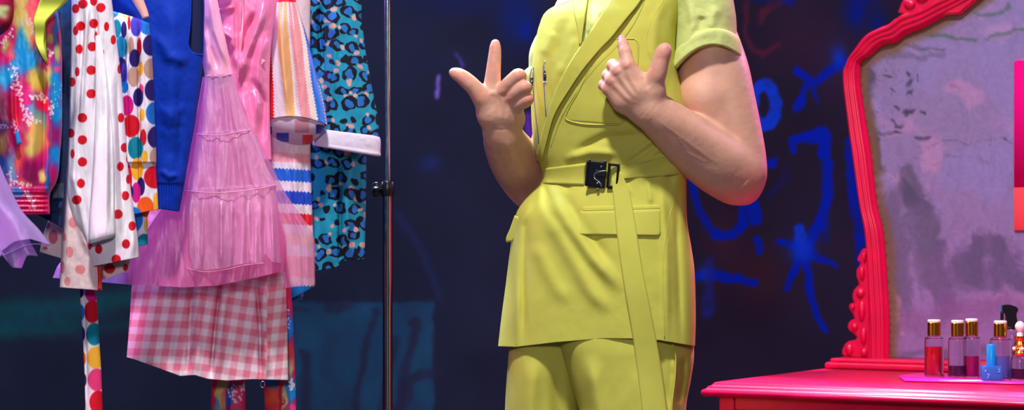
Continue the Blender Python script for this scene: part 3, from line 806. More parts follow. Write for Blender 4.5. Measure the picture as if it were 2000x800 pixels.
# ---- belt
def bd(px, py): return jd_flat(px, py)
belt = patch('belt', [(1058, 329), (1058, 343), (1060, 358)], [(1144, 318), (1142, 340), (1141, 362)],
             lambda x, y: bd(x, y) + .0015 * np.sin(x / 9.) , .003, .007, M['lime'], None, n=80, rows=16)
under(belt, person); belt['label'] = 'yellow-green belt with a dark metal buckle'
patch('belt_strap', [(1196, 326), (1198, 340), (1200, 352)], [(1343, 296), (1343, 318), (1341, 340)],
      lambda x, y: bd(x, y) + .002 * np.sin(x / 13. + y / 8), .002, .005, M['lime'], belt, n=80, rows=16)
tl = patch('belt_tail', [(1194, 350), (1199, 400), (1205, 460), (1219, 560), (1236, 660), (1254, 800), (1262, 880)],
           [(1212, 334), (1228, 370), (1240, 430), (1254, 520), (1270, 600), (1289, 700), (1303, 800), (1312, 880)],
           lambda x, y: np.where(y < 660, bd(x, y), bd(x, np.minimum(y, 660))) + .004 * np.sin(y / 50.), .012, .004, M['lime'], belt, n=24)
# buckle
def bk(px, py, dz=0.): return P(px, py, bd(1172, 340) - .016 - dz)
cx = bk(1166, 340); e1 = np.array([1, -.25, -.09]); e1 /= np.linalg.norm(e1)
e2 = np.array([.25, 1, 0.]); e2 -= e1 * (e2 @ e1); e2 /= np.linalg.norm(e2)
e3 = np.cross(e1, e2)
s0 = S(0)
def bpt(x, z, y=0.): return np.array(cx) + e1 * x * s0 + e3 * z * s0 - e2 * y
AX = (tuple(e1), tuple(e2))
bu = boxes('buckle', [(bpt(-2, 0), (38 * s0, .006, 50 * s0), AX), (bpt(-19, 0, .001), (6 * s0, .009, 48 * s0), AX)], M['gunmetal'], belt, .002)
boxes('buckle_frame', [(bpt(23, 0), (5 * s0, .007, 48 * s0), AX), (bpt(41, 0), (5 * s0, .007, 44 * s0), AX),
                       (bpt(32, 21), (22 * s0, .007, 5 * s0), AX), (bpt(32, -22), (22 * s0, .007, 6 * s0), AX)], M['gunmetal'], belt, .0015)
cord('latch', [bpt(18, 8, .004), bpt(4, 5, .005), bpt(-4, 0, .005), bpt(-3, -8, .005), bpt(6, -14, .005), bpt(12, -22, .004)], .0016, M['steel'], belt, 8, 50)
for x, z in ((3, -17), (8, 15), (-16, 27), (14, 27), (4, -28)):
    c = bpt(x, z, .002 if abs(z) > 20 else .004)
    lathe('rivet', [(0, -.003), (.0025, -.002), (.0032, 0), (.0025, .002), (0, .003)], c, M['steel'], belt, 12)
boxes('latch_plate', [(bpt(8, 2, .0045), (22 * s0, .003, 12 * s0), AX)], M['blackplastic'], belt, .001)

# ---- T-shirt: front under the jacket's V, two sleeves with turned-up cuffs
def shirt_front():
    px, py = np.meshgrid(np.linspace(1110, 1265, 80), np.linspace(-90, 110, 90))
    Y = jacket_depth(px, py, False) + .012 + .004 * np.sin((px - py) / 10.) * smooth(-20, 60, py) + ridge(px, py, [(1138, 70), (1165, 40), (1180, 10)], 6, .006) + ridge(px, py, [(1150, 60), (1178, 28)], 5, -.004)
    return P(px, py, Y).reshape(-1, 3), grid_faces(90, 80)
v, f = shirt_front()
ts = mesh_np('t_shirt', v, f, M['shirt']); so = ts.modifiers.new('cloth', 'SOLIDIFY'); so.thickness = .002
under(ts, person); ts['label'] = 'pale green T-shirt under the jacket'
ncp = resample([(1150, -62), (1176, -50), (1212, -48), (1240, -58)], 20)
cord('neckband', P(ncp[:, 0], ncp[:, 1], -.035), .006, M['shirt'], ts, 10, 30)
def sleeve_fold(px, py, s, v):
    return (ridge(px, py, [(1345, -10), (1352, 50), (1330, 110)], 8, .006) + ridge(px, py, [(1400, 10), (1385, 60)], 9, .005)
            + ridge(px, py, [(1372, 30), (1365, 70)], 8, -.005) + .006 * (fbm(px / 30, py / 30, 3) - .5))
tube('sleeve', [(1292, -70, 1392, -66, -.03, .08), (1308, -20, 1424, -24, -.03, .088, 10), (1318, 40, 1436, 25, -.03, .092, 22), (1317, 100, 1440, 78, -.03, .093, 36), (1316, 118, 1443, 92, -.03, .094, 38)],
     M['shirt'], ts, nu=100, step=2, fold=sleeve_fold)
tube('sleeve_cuff', [(1331, 88, 1438, 70, -.03, .092, 22), (1322, 96, 1442, 74, -.03, .098, 26), (1312, 128, 1449, 98, -.03, .1, 37), (1310, 141, 1451, 112, -.03, .1, 40), (1316, 142, 1447, 112, -.03, .094, 40)],
     M['shirt'], ts, nu=100, step=1.5, fold=lambda px, py, s, v: .004 * (fbm(px / 16, py / 26, 6) - .5), thick=.004)
tube('sleeve', [(1120, 0, 1170, -20, .1, .06), (1066, 44, 1140, 30, .12, .07), (1036, 96, 1128, 90, .14, .078), (1033, 140, 1124, 140, .15, .078)], M['shirt'], ts, nu=60, step=3)
tube('sleeve_cuff', [(1034, 132, 1126, 130, .15, .08, 4), (1025, 140, 1128, 138, .15, .083, 5), (1023, 172, 1126, 178, .155, .083, 6), (1028, 180, 1122, 186, .155, .078, 6)], M['shirt'], ts, nu=60, step=2, thick=.004)
# wrinkle of the jacket shoulder lying over the cap of his left sleeve
# ---- trousers
def leg_fold_a(px, py, s, v): return ridge(px, py, [(1040, 690), (1036, 800), (1034, 1290)], 16, .012) + ridge(px, py, [(1085, 700), (1092, 820), (1092, 1200)], 14, -.012) + .006 * (fbm(px / 50, py / 120, 4) - .5)
def leg_fold_b(px, py, s, v): return (ridge(px, py, [(1150, 690), (1168, 800), (1190, 1290)], 16, .014) + ridge(px, py, [(1315, 690), (1318, 730), (1312, 800), (1308, 900)], 6, .010)
    + ridge(px, py, [(1336, 690), (1338, 740), (1326, 790)], 8, -.016) + ridge(px, py, [(1250, 700), (1270, 900)], 20, .006) + ridge(px, py, [(1290, 680), (1300, 800)], 8, -.008) + .006 * (fbm(px / 50, py / 120, 5) - .5))
tr = tube('trousers', [(1000, 600, 1190, 600, .05, .11), (996, 660, 1150, 660, .06, .11), (990, 740, 1140, 740, .07, .115), (987, 800, 1136, 800, .075, .115), (985, 1000, 1128, 1000, .085, .11), (985, 1302, 1122, 1302, .09, .1)],
          M['lime'], None, nu=110, step=3, fold=leg_fold_a)
under(tr, person); tr['label'] = 'wide yellow-green trousers'
tube('trouser_leg', [(1085, 600, 1348, 600, .0, .12), (1088, 660, 1354, 660, -.015, .115), (1100, 700, 1355, 692, -.02, .115), (1116, 750, 1349, 740, -.02, .115), (1131, 800, 1340, 790, -.02, .115), (1146, 1000, 1338, 1000, -.015, .11), (1150, 1308, 1332, 1308, .0, .1)],
     M['lime'], tr, nu=140, step=3, fold=leg_fold_b)
pkb = resample([(1314, 672), (1320, 700), (1318, 740), (1312, 800), (1312, 850)], 50)
def leg_depth(px): return -.02 - .115 * (1 - np.abs(2 * (px - 1120) / 230 - 1) ** 2.2) ** (1 / 2.2)
cord('pocket_piping', P(pkb[:, 0], pkb[:, 1], leg_depth(pkb[:, 0]) - .012), .0018, M['lime'], tr, 8, 50, curve=False)
# shoes
for x, Y in ((1052, .06), (1245, -.05)):
    c = P(x, 1330, Y); b = Blob(); q = np.array([c[0], c[1], 0.])
    b.cone(q + [0.01, .06, .045], q + [-.02, -.06, .042], .042, .04, .02); b.cone(q + [-.02, -.06, .038], q + [-.045, -.15, .03], .038, .028, .02)
    v, f = b.mesh(.004); v[:, 2] = np.maximum(v[:, 2], 0.0)
    under(mesh_np('shoe', v, f, M['ivory']), person)

# ================================================================== DRESSING TABLE
VO = np.array([.452, .293]); E1 = np.array([.866, -.5]); E2 = np.array([.5, .866]); ZT = .63
AXV = ((.866, -.5, 0), (.5, .866, 0))
def VP(u, w, z):                      # along the front, back from the front, height
    u, w, z = np.broadcast_arrays(np.asarray(u, float), np.asarray(w, float), np.asarray(z, float))
    return np.stack([VO[0] + E1[0] * u + E2[0] * w, VO[1] + E1[1] * u + E2[1] * w, z], -1)
def on_plane(px, py, w):              # where the sight line meets the upright plane w behind the table's front
    px = np.asarray(px, float); py = np.asarray(py, float)
    k = (px - 1000) / F
    u = (k * (VO[1] - CY + E2[1] * w) - VO[0] - E2[0] * w) / (E1[0] - k * E1[1])
    D = VO[1] + E1[1] * u + E2[1] * w - CY
    return u, CZ - (py - 400) * D / F
def on_top(px, py, z=ZT):             # where the sight line meets the level plane z
    D = (CZ - z) * F / (py - 400)
    return np.array([(px - 1000) * D / F, CY + D, z])
W, DP = 1.2, .74
vt = empty('dressing_table', (VO[0], VO[1], 0))
tag(vt, 'crimson painted dressing table with an ornate framed mirror of clouded glass', 'dressing table')
# moulded top: sweep a profile round front and sides
prof = [(-.0, .63), (.006, .6295), (.010, .626), (.012, .6215), (.0165, .6215), (.020, .619), (.0215, .6145), (.0265, .6140), (.030, .611), (.031, .605), (.0295, .600), (.024, .597), (.004, .597)]
def top():
    rect = lambda o: [(0 - o + .0, 0 - o), (W + o, 0 - o), (W + o, DP), (0 - o, DP)]
    vs, fs = [], []
    N = len(prof)
    for o, z in prof:
        r = rect(o - .012)
        vs += [VP(a, b, z) for a, b in r]
    vs = np.array(vs)
    for i in range(N - 1):
        for j in range(4):
            k = (j + 1) % 4
            fs.append([i * 4 + j, i * 4 + k, (i + 1) * 4 + k, (i + 1) * 4 + j])
    fs.append([0, 1, 2, 3]); n = (N - 1) * 4; fs.append([n + 3, n + 2, n + 1, n])
    o = mesh_np('table_top', vs, np.array(fs), M['vanity'], sm=False)
    bm = bmesh.new(); bm.from_mesh(o.data); bmesh.ops.recalc_face_normals(bm, faces=bm.faces)
    bmesh.ops.bevel(bm, geom=bm.edges[:], offset=.0012, segments=2, affect='EDGES'); bm.to_mesh(o.data); bm.free()
    return under(o, vt)
top()
def vbox(u0, u1, w0, w1, z0, z1): return (VP((u0 + u1) / 2, (w0 + w1) / 2, (z0 + z1) / 2), (u1 - u0, w1 - w0, z1 - z0), AXV)
boxes('carcass', [vbox(.012, W - .012, .03, DP - .02, .30, .598), vbox(.012, .05, .012, .04, .10, .598), vbox(W - .05, W - .012, .012, .04, .10, .598),
                  vbox(.05, W - .05, .014, .04, .567, .598), vbox(.05, W - .05, .014, .04, .30, .325), vbox(.59, .61, .014, .04, .32, .57)], M['vanity'], vt, .004)
for u0, u1 in ((.058, .584), (.616, W - .058)):
    d = boxes('drawer', [vbox(u0, u1, .022, .05, .335, .558)], M['recess'], vt, .006)
    for u in (u0 + .13, u1 - .13):
        c = VP(u, .012, .45)
        k = lathe('knob', [(0, .02), (.009, .019), (.013, .012), (.009, .005), (.006, 0), (.006, -.012)], (0, 0, 0), M['gold'], None, 20)
        k.data.transform(__import__('mathutils').Matrix.Translation(c) @ __import__('mathutils').Matrix.Rotation(math.radians(-30), 4, 'Z') @ __import__('mathutils').Matrix.Rotation(math.radians(90), 4, 'X'))
        under(k, d)
for u in (.045, W - .045):
    for w in (.05, DP - .05):
        c = VP(u, w, 0)
        lathe('leg', [(.014, 0), (.018, .02), (.014, .05), (.024, .14), (.032, .22), (.026, .27), (.034, .31)], c, M['vanity'], vt, 28)
# ledge that carries the mirror
boxes('mirror_ledge', [vbox(.012, W - .012, .60, DP, .63, .646), vbox(.022, W - .022, .612, DP, .645, .6555)], M['vanity'], vt, .006, 4)
# mirror frame: outer and inner outlines, mirrored about the middle
WM = .70
OUT = [(1699, 702), (1697, 640), (1694, 570), (1687, 460), (1677, 400), (1662, 300), (1655, 250), (1644, 150), (1650, 126), (1657, 110), (1667, 96), (1680, 78), (1694, 65), (1716, 54), (1733, 47), (1747, 36), (1763, 26), (1786, 19), (1802, 13), (1827, 0), (1870, -20), (1930, -52)]
INN = [(1731, 702), (1732, 640), (1729, 570), (1721, 460), (1708, 400), (1696, 300), (1688, 250), (1675, 150), (1675, 128), (1680, 117), (1695, 109), (1705, 100), (1714, 92), (1725, 86), (1741, 84), (1751, 80), (1762, 70), (1780, 62), (1802, 53), (1832, 37), (1870, 17), (1935, -18)]
OUT[4] = (1676, 398); UC = W / 2
def half(pts, uc=UC):
    u, z = on_plane(np.array([p[0] for p in pts]), np.array([p[1] for p in pts]), WM - .02)
    return np.stack([u, z], -1)
ho, hi = half(OUT), half(INN)
zc = 1.66
ho = np.vstack([ho, [UC - .05, zc], [UC, zc + .008]]); hi = np.vstack([hi, [UC - .05, zc - .055], [UC, zc - .05]])
def mir(h): return np.vstack([h, np.stack([2 * UC - h[::-1][1:, 0], h[::-1][1:, 1]], -1)])
NO = 420
t_k = np.linspace(0, 1, len(mir(ho)))
tt = np.linspace(0, 1, NO)
Oc = np.stack([hermite(t_k, mir(ho)[:, k], tt) for k in (0, 1)], -1); Ic = np.stack([hermite(t_k, mir(hi)[:, k], tt) for k in (0, 1)], -1)
fp = [(0, -.012), (0, .008), (.03, .016), (.10, .022), (.2, .024), (.28, .0215), (.33, .0165), (.38, .0215), (.46, .024), (.55, .0225), (.60, .016), (.65, .020), (.74, .021), (.82, .017), (.88, .010), (.95, .009), (1, .005), (1, -.012)]
a = np.array(fp)
pts = Oc[:, None] + (Ic - Oc)[:, None] * a[None, :, :1]
v = VP(pts[..., 0], (WM - a[None, :, 1]) + 0 * pts[..., 0], pts[..., 1]).reshape(-1, 3)
fr = mesh_np('mirror_frame', v, grid_faces(NO, len(fp), wrap=True), M['vanity'])
bm = bmesh.new(); bm.from_mesh(fr.data); bmesh.ops.recalc_face_normals(bm, faces=bm.faces); bm.to_mesh(fr.data); bm.free()
under(fr, vt)
# clouded glass
def glass():
    us = np.arange(.02, W - .02, .004); zs = np.arange(.655, 1.66, .004)
    U, Z = np.meshgrid(us, zs)
    w = WM + .004
    pos = VP(U, w + 0 * U, Z)
    D = pos[..., 1] - CY
    px = 1000 + pos[..., 0] / D * F; py = 400 - (pos[..., 2] - CZ) / D * F
    poly = [tuple(q) for q in (Oc + (Ic - Oc) * .8)]
    fc = grid_faces(*U.shape)
    m = inpoly(U.ravel()[fc].mean(1), Z.ravel()[fc].mean(1), poly)
    c = np.ones(U.shape + (3,)) * np.array([126, 110, 158.])
    def mixc(m, color):
        nonlocal c
        m = np.clip(m, 0, 1)[..., None]; c = c * (1 - m) + np.array(color, float) * m
    px = px + 46 * (fbm(px / 60, py / 60, 71, 5) - .5); py = py + 60 * (fbm(px / 55, py / 70, 83, 5) - .5)
    n1 = fbm(px / 90, py / 110, 5); n2 = fbm(px / 22, py / 34, 9); n3 = fbm(px / 6, py / 6, 15)
    mixc(smooth(.42, .7, n1) * .55, (126, 118, 176)); mixc(smooth(.55, .75, fbm(px / 70, py / 60, 44)) * .5, (178, 130, 176))
    mixc(smooth(350, 700, py) * .5, (138, 84, 146))
    def stain(pts, wd, color, a, rag=.9, soft=1.0):
        d, t = pdist(px, py, pts)
        k = np.clip(1 - d / wd, 0, 1) ** soft
        mixc(smooth(.0, .9, k * (1 + rag) - rag * (n2 * .9 + .35 * n3)) * a, color)
    G = (84, 80, 112); DK = (56, 56, 84); TE = (74, 96, 96)
    stain([(1812, 52), (1850, 58), (1885, 70), (1914, 82)], 7, TE, .85, .3); stain([(1935, 78), (1970, 66), (2010, 64)], 6, TE, .7, .4)
    stain([(1890, 16), (1930, 22), (1970, 28)], 9, TE, .7, .6); stain([(1745, 92), (1800, 88), (1850, 95)], 8, G, .7, .7); stain([(1720, 114), (1780, 112), (1850, 108)], 16, G, .45, .9)
    stain([(1690, 120), (1700, 250), (1712, 330)], 34, DK, .75, 1.1); [stain([(x, y), (x + 7, y + 3)], w, DK, .9, .6) for x, y, w in ((1770, 168, 7), (1774, 182, 9), (1763, 155, 5), (1768, 214, 9), (1777, 218, 6), (1760, 240, 8), (1758, 254, 6), (1752, 230, 4), (1790, 160, 4), (1745, 205, 4), (1800, 225, 4), (1720, 150, 5), (1730, 178, 4), (1716, 262, 6))]
    stain([(1690, 246), (1750, 256)], 9, G, .7, .9); stain([(1790, 268), (1820, 266)], 5, DK, .8, .4)
    stain([(1790, 285), (1990, 283)], 2, G, .55, .2); stain([(1965, 282)], 6, DK, .8, .3); stain([(1780, 312), (1960, 312)], 2, G, .3, .4)
    stain([(1780, 350), (1788, 400), (1800, 440), (1830, 475)], 52, (78, 72, 102), .75, 1.15); stain([(1775, 380), (1800, 420)], 36, DK, .45, 1.3)
    stain([(1735, 400), (1750, 500), (1756, 570)], 60, (92, 80, 116), .75, 1.1); stain([(1895, 510), (1910, 488), (1960, 485), (1995, 540)], 60, (80, 72, 110), .72, 1.15)
    stain([(1830, 500), (1850, 600)], 50, (96, 74, 124), .7, 1.0); stain([(1745, 690), (2010, 690)], 22, (86, 74, 116), .6, .9)
    stain([(1790, 420), (1800, 480), (1830, 540)], 62, (96, 84, 122), .7, 1.0); stain([(1860, 535), (2010, 540)], 44, (92, 80, 122), .7, 1.0); stain([(1905, 480), (1905, 540)], 24, (84, 74, 112), .6, 1.0); stain([(1955, 470), (1950, 530)], 34, (84, 74, 112), .6, 1.0)
    stain([(1862, 176)], 14, (120, 84, 130), .5, .5); stain([(1790, 620), (1960, 600)], 60, (120, 80, 134), .5, 1.1)
    stain([(1742, 560), (1752, 590), (1742, 620)], 12, (186, 140, 180), .6, .4); stain([(1755, 645)], 9, (170, 120, 170), .7, .4)
    mixc((n3 > .70) * (1 - smooth(0, 120, px - 1680)) * .55, DK); mixc(smooth(.6, .8, fbm(px / 9, py / 40, 61)) * .10, DK)
    # foxed brown rim along the frame
    dmin = np.full(U.shape, 9.)
    for i in range(0, NO, 2): dmin = np.minimum(dmin, np.hypot(U - Ic[i, 0], Z - Ic[i, 1]))
    rim = 1 - smooth(.010, .034, dmin + .012 * (n2 - .5))
    mixc(rim * .9, (104, 78, 62)); mixc((1 - smooth(.0, .007, dmin)) * .8, (58, 42, 32))
    cols = lin(np.clip(c * (.93 + .14 * n3)[..., None], 0, 255)).reshape(-1, 3)
    o = mesh_np('mirror_glass', pos.reshape(-1, 3), fc[m][:, ::-1], M['glasspatina'], None, cols)
    bm = bmesh.new(); bm.from_mesh(o.data)
    bmesh.ops.delete(bm, geom=[q for q in bm.verts if not q.link_faces], context='VERTS'); bm.to_mesh(o.data); bm.free()
    so = o.modifiers.new('sheet', 'SOLIDIFY'); so.thickness = .004; so.offset = -1
    under(o, vt)
glass()
# backing board, carved side scrolls and crest
def carved(name, outline, w, th, lumps=()):
    o2 = np.array(outline, float)
    bm = bmesh.new()
    vs = [bm.verts.new(VP(a, w, z)) for a, z in o2]
    f = bm.faces.new(vs)
    r = bmesh.ops.extrude_face_region(bm, geom=[f])
    for q in r['geom']:
        if isinstance(q, bmesh.types.BMVert): q.co += Vector((-E2[0] * th, -E2[1] * th, 0))
    bmesh.ops.recalc_face_normals(bm, faces=bm.faces)
    bmesh.ops.bevel(bm, geom=[e for e in bm.edges if len(e.link_faces) == 2 and e.calc_face_angle(0) > .3 and abs(abs((e.verts[0].co - e.verts[1].co).normalized().dot(Vector((E2[0], E2[1], 0))))) < .5],
                    offset=.0045, segments=3, affect='EDGES', clamp_overlap=True)
    for u, z, r0, zr in lumps:
        b2 = bmesh.new(); bmesh.ops.create_uvsphere(b2, u_segments=20, v_segments=12, radius=1)
        c = VP(u, w - th, z)
        for q in b2.verts:
            x, y, zz = q.co
            q.co = Vector(c) + Vector((E1[0], E1[1], 0)) * x * r0 + Vector((E2[0], E2[1], 0)) * y * .010 + Vector((0, 0, 1)) * zz * zr
        t = bpy.data.meshes.new('t'); b2.to_mesh(t); b2.free(); bm.from_mesh(t); bpy.data.meshes.remove(t)
    me = bpy.data.meshes.new(name); bm.to_mesh(me); bm.free()
    me.polygons.foreach_set('use_smooth', np.ones(len(me.polygons), bool)); me.set_sharp_from_angle(angle=.9)
    me.materials.append(M['vanity'])
    return under(link(bpy.data.objects.new(name, me)), vt)
SCR = [(145, 70), (134, 72), (122, 88), (116, 100), (102, 128), (106, 140), (118, 150), (116, 166), (100, 184), (96, 200), (98, 230), (106, 252), (112, 272), (98, 284), (82, 304), (74, 330), (76, 352), (84, 372), (62, 378), (54, 392), (64, 418), (78, 440), (86, 462), (64, 472), (50, 490), (48, 510), (58, 530), (82, 546), (98, 566), (92, 580), (56, 586), (34, 602), (18, 632), (16, 656), (30, 674), (100, 684), (176, 684), (176, 70)]
sc = [on_plane(1640 + x * .35, 460 + y * .35, WM - .005) for x, y in SCR]
sc = [(float(a), float(b)) for a, b in sc]
LM = [(48, 634, 22, 34), (130, 650, 20, 26), (78, 508, 18, 24), (70, 398, 10, 18), (110, 320, 24, 28), (118, 420, 20, 60), (128, 560, 18, 50), (120, 210, 14, 40), (134, 120, 9, 34)]
sl = []
for x, y, rx, ry in LM:
    u, z = on_plane(1640 + x * .35, 460 + y * .35, WM - .02); sl.append((float(u), float(z), rx * .35 * .00123 * 1.1, ry * .35 * .00123))
carved('carved_scroll', sc, WM + .01, .022, sl)
carved('carved_scroll', [(2 * UC - a, z) for a, z in sc][::-1], WM + .01, .022, [(2 * UC - a, b, c, d) for a, b, c, d in sl])
CR = [(1758, 24), (1764, 8), (1770, -4), (1780, -2), (1788, -14), (1806, -22), (1818, -16), (1836, -34), (1864, -40), (1880, -62), (1920, -74), (1950, -96), (1990, -108)]
cr = [tuple(float(q) for q in on_plane(x, y, WM)) for x, y in CR]
crs = cr + [(UC - .03, zc + .075), (UC, zc + .09)]
crs = crs + [(2 * UC - a, z) for a, z in crs[::-1][1:]]
inner = [(2 * UC - a, z) for a, z in [(cr[0][0] + .02, cr[0][1] - .012), (.33, 1.50), (.42, 1.58), (.52, 1.63)]][::1]
low = [(cr[0][0] + .02, cr[0][1] - .012), (.33, 1.49), (.42, 1.56), (.52, 1.62)]
crest = crs + [(2 * UC - a, z) for a, z in low] + low[::-1]
def lump(x, y, rx, ry):
    u, z = on_plane(x, y, WM - .02); return (float(u), float(z), rx * .00123, ry * .00123)
cl = [lump(1776, 8, 13, 10), lump(1800, -4, 14, 9), lump(1838, -20, 18, 10), lump(1890, -48, 22, 12)]
cl += [(2 * UC - a, b, c, d) for a, b, c, d in cl] + [(UC, zc + .04, .05, .04)]
carved('carved_crest', crest, WM + .01, .026, cl)

# card fixed to the glass
def card():
    w = WM - .0
    u0, z1 = on_plane(1982, 118, w); u1 = u0 + .26; z1 = float(z1); z0 = float(on_plane(1982, 450, w)[1]); zm = float(on_plane(1982, 365, w)[1])
    rad = .008
    out = []
    for cx_, cz_, a0 in ((u1 - rad, z1 - rad, 0), (u0 + rad, z1 - rad, 90), (u0 + rad * .3, z0 + rad * .3, 180), (u1 - rad * .3, z0 + rad * .3, 270)):
        r = rad if a0 < 180 else rad * .3
        out += [(cx_ + r * math.cos(math.radians(a0 + q)), cz_ + r * math.sin(math.radians(a0 + q))) for q in range(0, 91, 15)]
    def slab(name, pts, mat, t):
        o = np.array(pts); n = len(o)
        v = np.vstack([VP(o[:, 0], w - t, o[:, 1]), VP(o[:, 0], w + .003, o[:, 1])])
        fs = [np.array([list(range(n))[::-1]]), np.array([[n + k for k in range(n)]]), np.array([[k, (k + 1) % n, n + (k + 1) % n, n + k] for k in range(n)])]
        ob = mesh_np(name, v, fs, mat, sm=False)
        b = bmesh.new(); b.from_mesh(ob.data); bmesh.ops.recalc_face_normals(b, faces=b.faces); b.to_mesh(ob.data); b.free()
        return ob
    top_ = [p for p in out if p[1] > zm]
    top_ = top_ + [(u0, zm), (u1, zm)]
    low_ = [(u1, zm), (u0, zm)] + [p for p in out if p[1] < zm]
    e = empty('card', tuple(VP((u0 + u1) / 2, w, z0)))
    tag(e, 'bright pink card with a coral lower band fixed to the clouded mirror', 'card')
    a = slab('pink_panel', top_, material('hot_pink_card', (236, 0, 128), .65, spec=.2), .006); under(a, e)
    b = slab('coral_band', low_, material('coral_card', (250, 74, 84), .65, spec=.2), .005); under(b, e)
card()

# ------------------------------------------------------------------ things on the table
# pink tray
tA, tB = on_top(1766, 742, ZT + .004), on_top(1800, 728.5, ZT + .004)
dirn = np.array([.9, -.42, 0]); dirn /= np.linalg.norm(dirn)
tC, tD = tA + dirn * .46, tB + dirn * .46
left_tip = on_top(1755, 734, ZT + .004)
pts = [tA, tC, tD, tB, left_tip]
pts = [np.array(p) for p in pts]
n = len(pts)
v = np.array([np.array([p[0], p[1], ZT + .0005]) for p in pts] + [np.array([p[0], p[1], ZT + .006]) for p in pts])
fs = [np.array([list(range(n))[::-1]]), np.array([[n + k for k in range(n)]]), np.array([[k, (k + 1) % n, n + (k + 1) % n, n + k] for k in range(n)])]
ty = mesh_np('tray', v, fs, M['tray'], sm=False)
bm = bmesh.new(); bm.from_mesh(ty.data); bmesh.ops.recalc_face_normals(bm, faces=bm.faces)
bmesh.ops.bevel(bm, geom=bm.edges[:], offset=.002, segments=2, affect='EDGES'); bm.to_mesh(ty.data); bm.free()
tag(ty, 'glossy pink pointed tray lying on the crimson dressing table', 'tray')
ZB = ZT + .0062
def bottle(px, w_px, base, neck, cap_t, cap_w, fill, liquid, label):
    q = on_top(px, base, ZB); s = (q[1] - CY) / F
    r = w_px * s / 2; h = (base - neck) * s; rc = cap_w * s / 2
    e = empty('bottle', tuple(q)); tag(e, label, 'bottle', 'gold-capped bottles on the pink tray')
    lathe('glass_body', [(0, .0), (r * .9, .0), (r, .003), (r, h * .88), (r * .94, h * .95), (rc * .86, h), (rc * .8, h + .004), (rc * .62, h + .004), (rc * .62, h), (r * .86, h * .93), (r - .0022, h * .87), (r - .0022, .006), (r * .8, .004), (0, .004)], q, M['glass'], e, 40)
    hl = fill * h
    lathe('liquid', [(0, .0046), (r * .8, .0046), (r - .0028, .0066), (r - .0028, hl), (0, hl)], q, liquid, e, 40)
    z0, z1 = (base - neck) * s + .001, (base - cap_t) * s
    c = lathe('cap', [(0, z0), (rc, z0), (rc, z1 - .002), (rc - .002, z1), (0, z1)], q, M['gold'], e, 40)
    lathe('cap_top', [(0, z1 - .001), (rc * .92, z1 - .001), (rc * .98, z1 + .0025), (rc * .9, z1 + .005), (0, z1 + .0055)], q, M['whitelid'], c, 40)
def liq(n, c): return material(n, c, .12, spec=.5, coat=.4)
bottle(1824.5, 38, 735, 655, 628, 26, .74, liq('red_liquid', (206, 6, 34)), 'gold-capped bottle nearly full of red liquid')
bottle(1870, 37, 737, 656, 629, 25, .30, liq('plum_liquid', (58, 10, 60)), 'gold-capped bottle with a shallow layer of blackish plum liquid')
bottle(1898, 34, 737, 654, 626, 25, .52, liq('magenta_liquid', (170, 4, 96)), 'gold-capped bottle half full of magenta liquid, beside the plum one')
bottle(1954, 42, 741, 657, 630, 26, .56, liq('blue_liquid', (104, 110, 200)), 'gold-capped bottle of pale blue liquid behind the little blue flask')
# little blue flask with a tall stopper
q = on_top(1936, 742, ZB); s = (q[1] - CY) / F
e = empty('flask', tuple(q)); tag(e, 'small square blue glass flask with a tall bright blue stopper', 'flask')
fb = lathe('glass_body', [(0, 0), (20 * s, 0), (21 * s, .002), (21 * s, 26 * s), (19 * s, 29 * s), (0, 29 * s)], q, M['blueglass'], e, 40, square=8)
lathe('stopper', [(0, 22 * s), (9 * s, 22 * s), (9.3 * s, 24 * s), (9 * s, 68 * s), (7.6 * s, 70 * s), (0, 70 * s)], q, M['bluecap'], e, 28)
for tx, dx, dz, hgt in (('7', -13, 5, 15), ('2', 9, 17, 12)):
    cu = bpy.data.curves.new('lettering', 'FONT'); cu.body = tx; cu.size = hgt * s * .85; cu.extrude = .0003
    cu.materials.append(M['lettering'])
    tmp = link(bpy.data.objects.new('lettering', cu)); bpy.context.view_layer.update()
    me = bpy.data.meshes.new_from_object(tmp.evaluated_get(bpy.context.evaluated_depsgraph_get()))
    bpy.data.objects.remove(tmp); me.name = 'lettering'
    o = link(bpy.data.objects.new('lettering', me)); o.rotation_euler = (math.pi / 2, 0, 0)
    o.location = (q[0] + dx * s, q[1] - 20.7 * s - .0022, q[2] + dz * s); under(o, e)
# spray bottle behind
q = on_top(1976, 731, ZB); s = (q[1] - CY) / F
e = empty('spray_bottle', tuple(q)); tag(e, 'clear spray bottle with a black trigger head behind the gold-capped bottles', 'spray bottle')
lathe('glass_body', [(0, 0), (17 * s, 0), (18 * s, .003), (18 * s, 78 * s), (14 * s, 90 * s), (8 * s, 95 * s), (7 * s, 95 * s), (13 * s, 88 * s), (16.5 * s, 77 * s), (16.5 * s, .005), (0, .004)], q, M['glass'], e, 36)
tgx = lambda x, z, y=0.: np.array([q[0] + (x - 1976) * s, q[1] + y, q[2] + (731 - z) * s])
tb = bmesh.new()
prf = [(1964, 643), (1985, 643), (1986, 625), (1984, 612), (1989, 604), (1984, 598), (1970, 594), (1958, 595), (1955, 600), (1960, 606), (1964, 616)]
vs = [tb.verts.new(tgx(x, z, -.008)) for x, z in prf]; f0 = tb.faces.new(vs)
r = bmesh.ops.extrude_face_region(tb, geom=[f0])
for g in r['geom']:
    if isinstance(g, bmesh.types.BMVert): g.co.y += .018
bmesh.ops.recalc_face_normals(tb, faces=tb.faces); bmesh.ops.bevel(tb, geom=tb.edges[:], offset=.0018, segments=2, affect='EDGES')
me = bpy.data.meshes.new('trigger_head'); tb.to_mesh(me); tb.free(); me.materials.append(M['blackplastic'])
under(link(bpy.data.objects.new('trigger_head', me)), e)
cord('trigger', [tgx(1962, 604), tgx(1957, 612), tgx(1957, 622), tgx(1953, 630)], .004, M['blackplastic'], e, 10, 24)
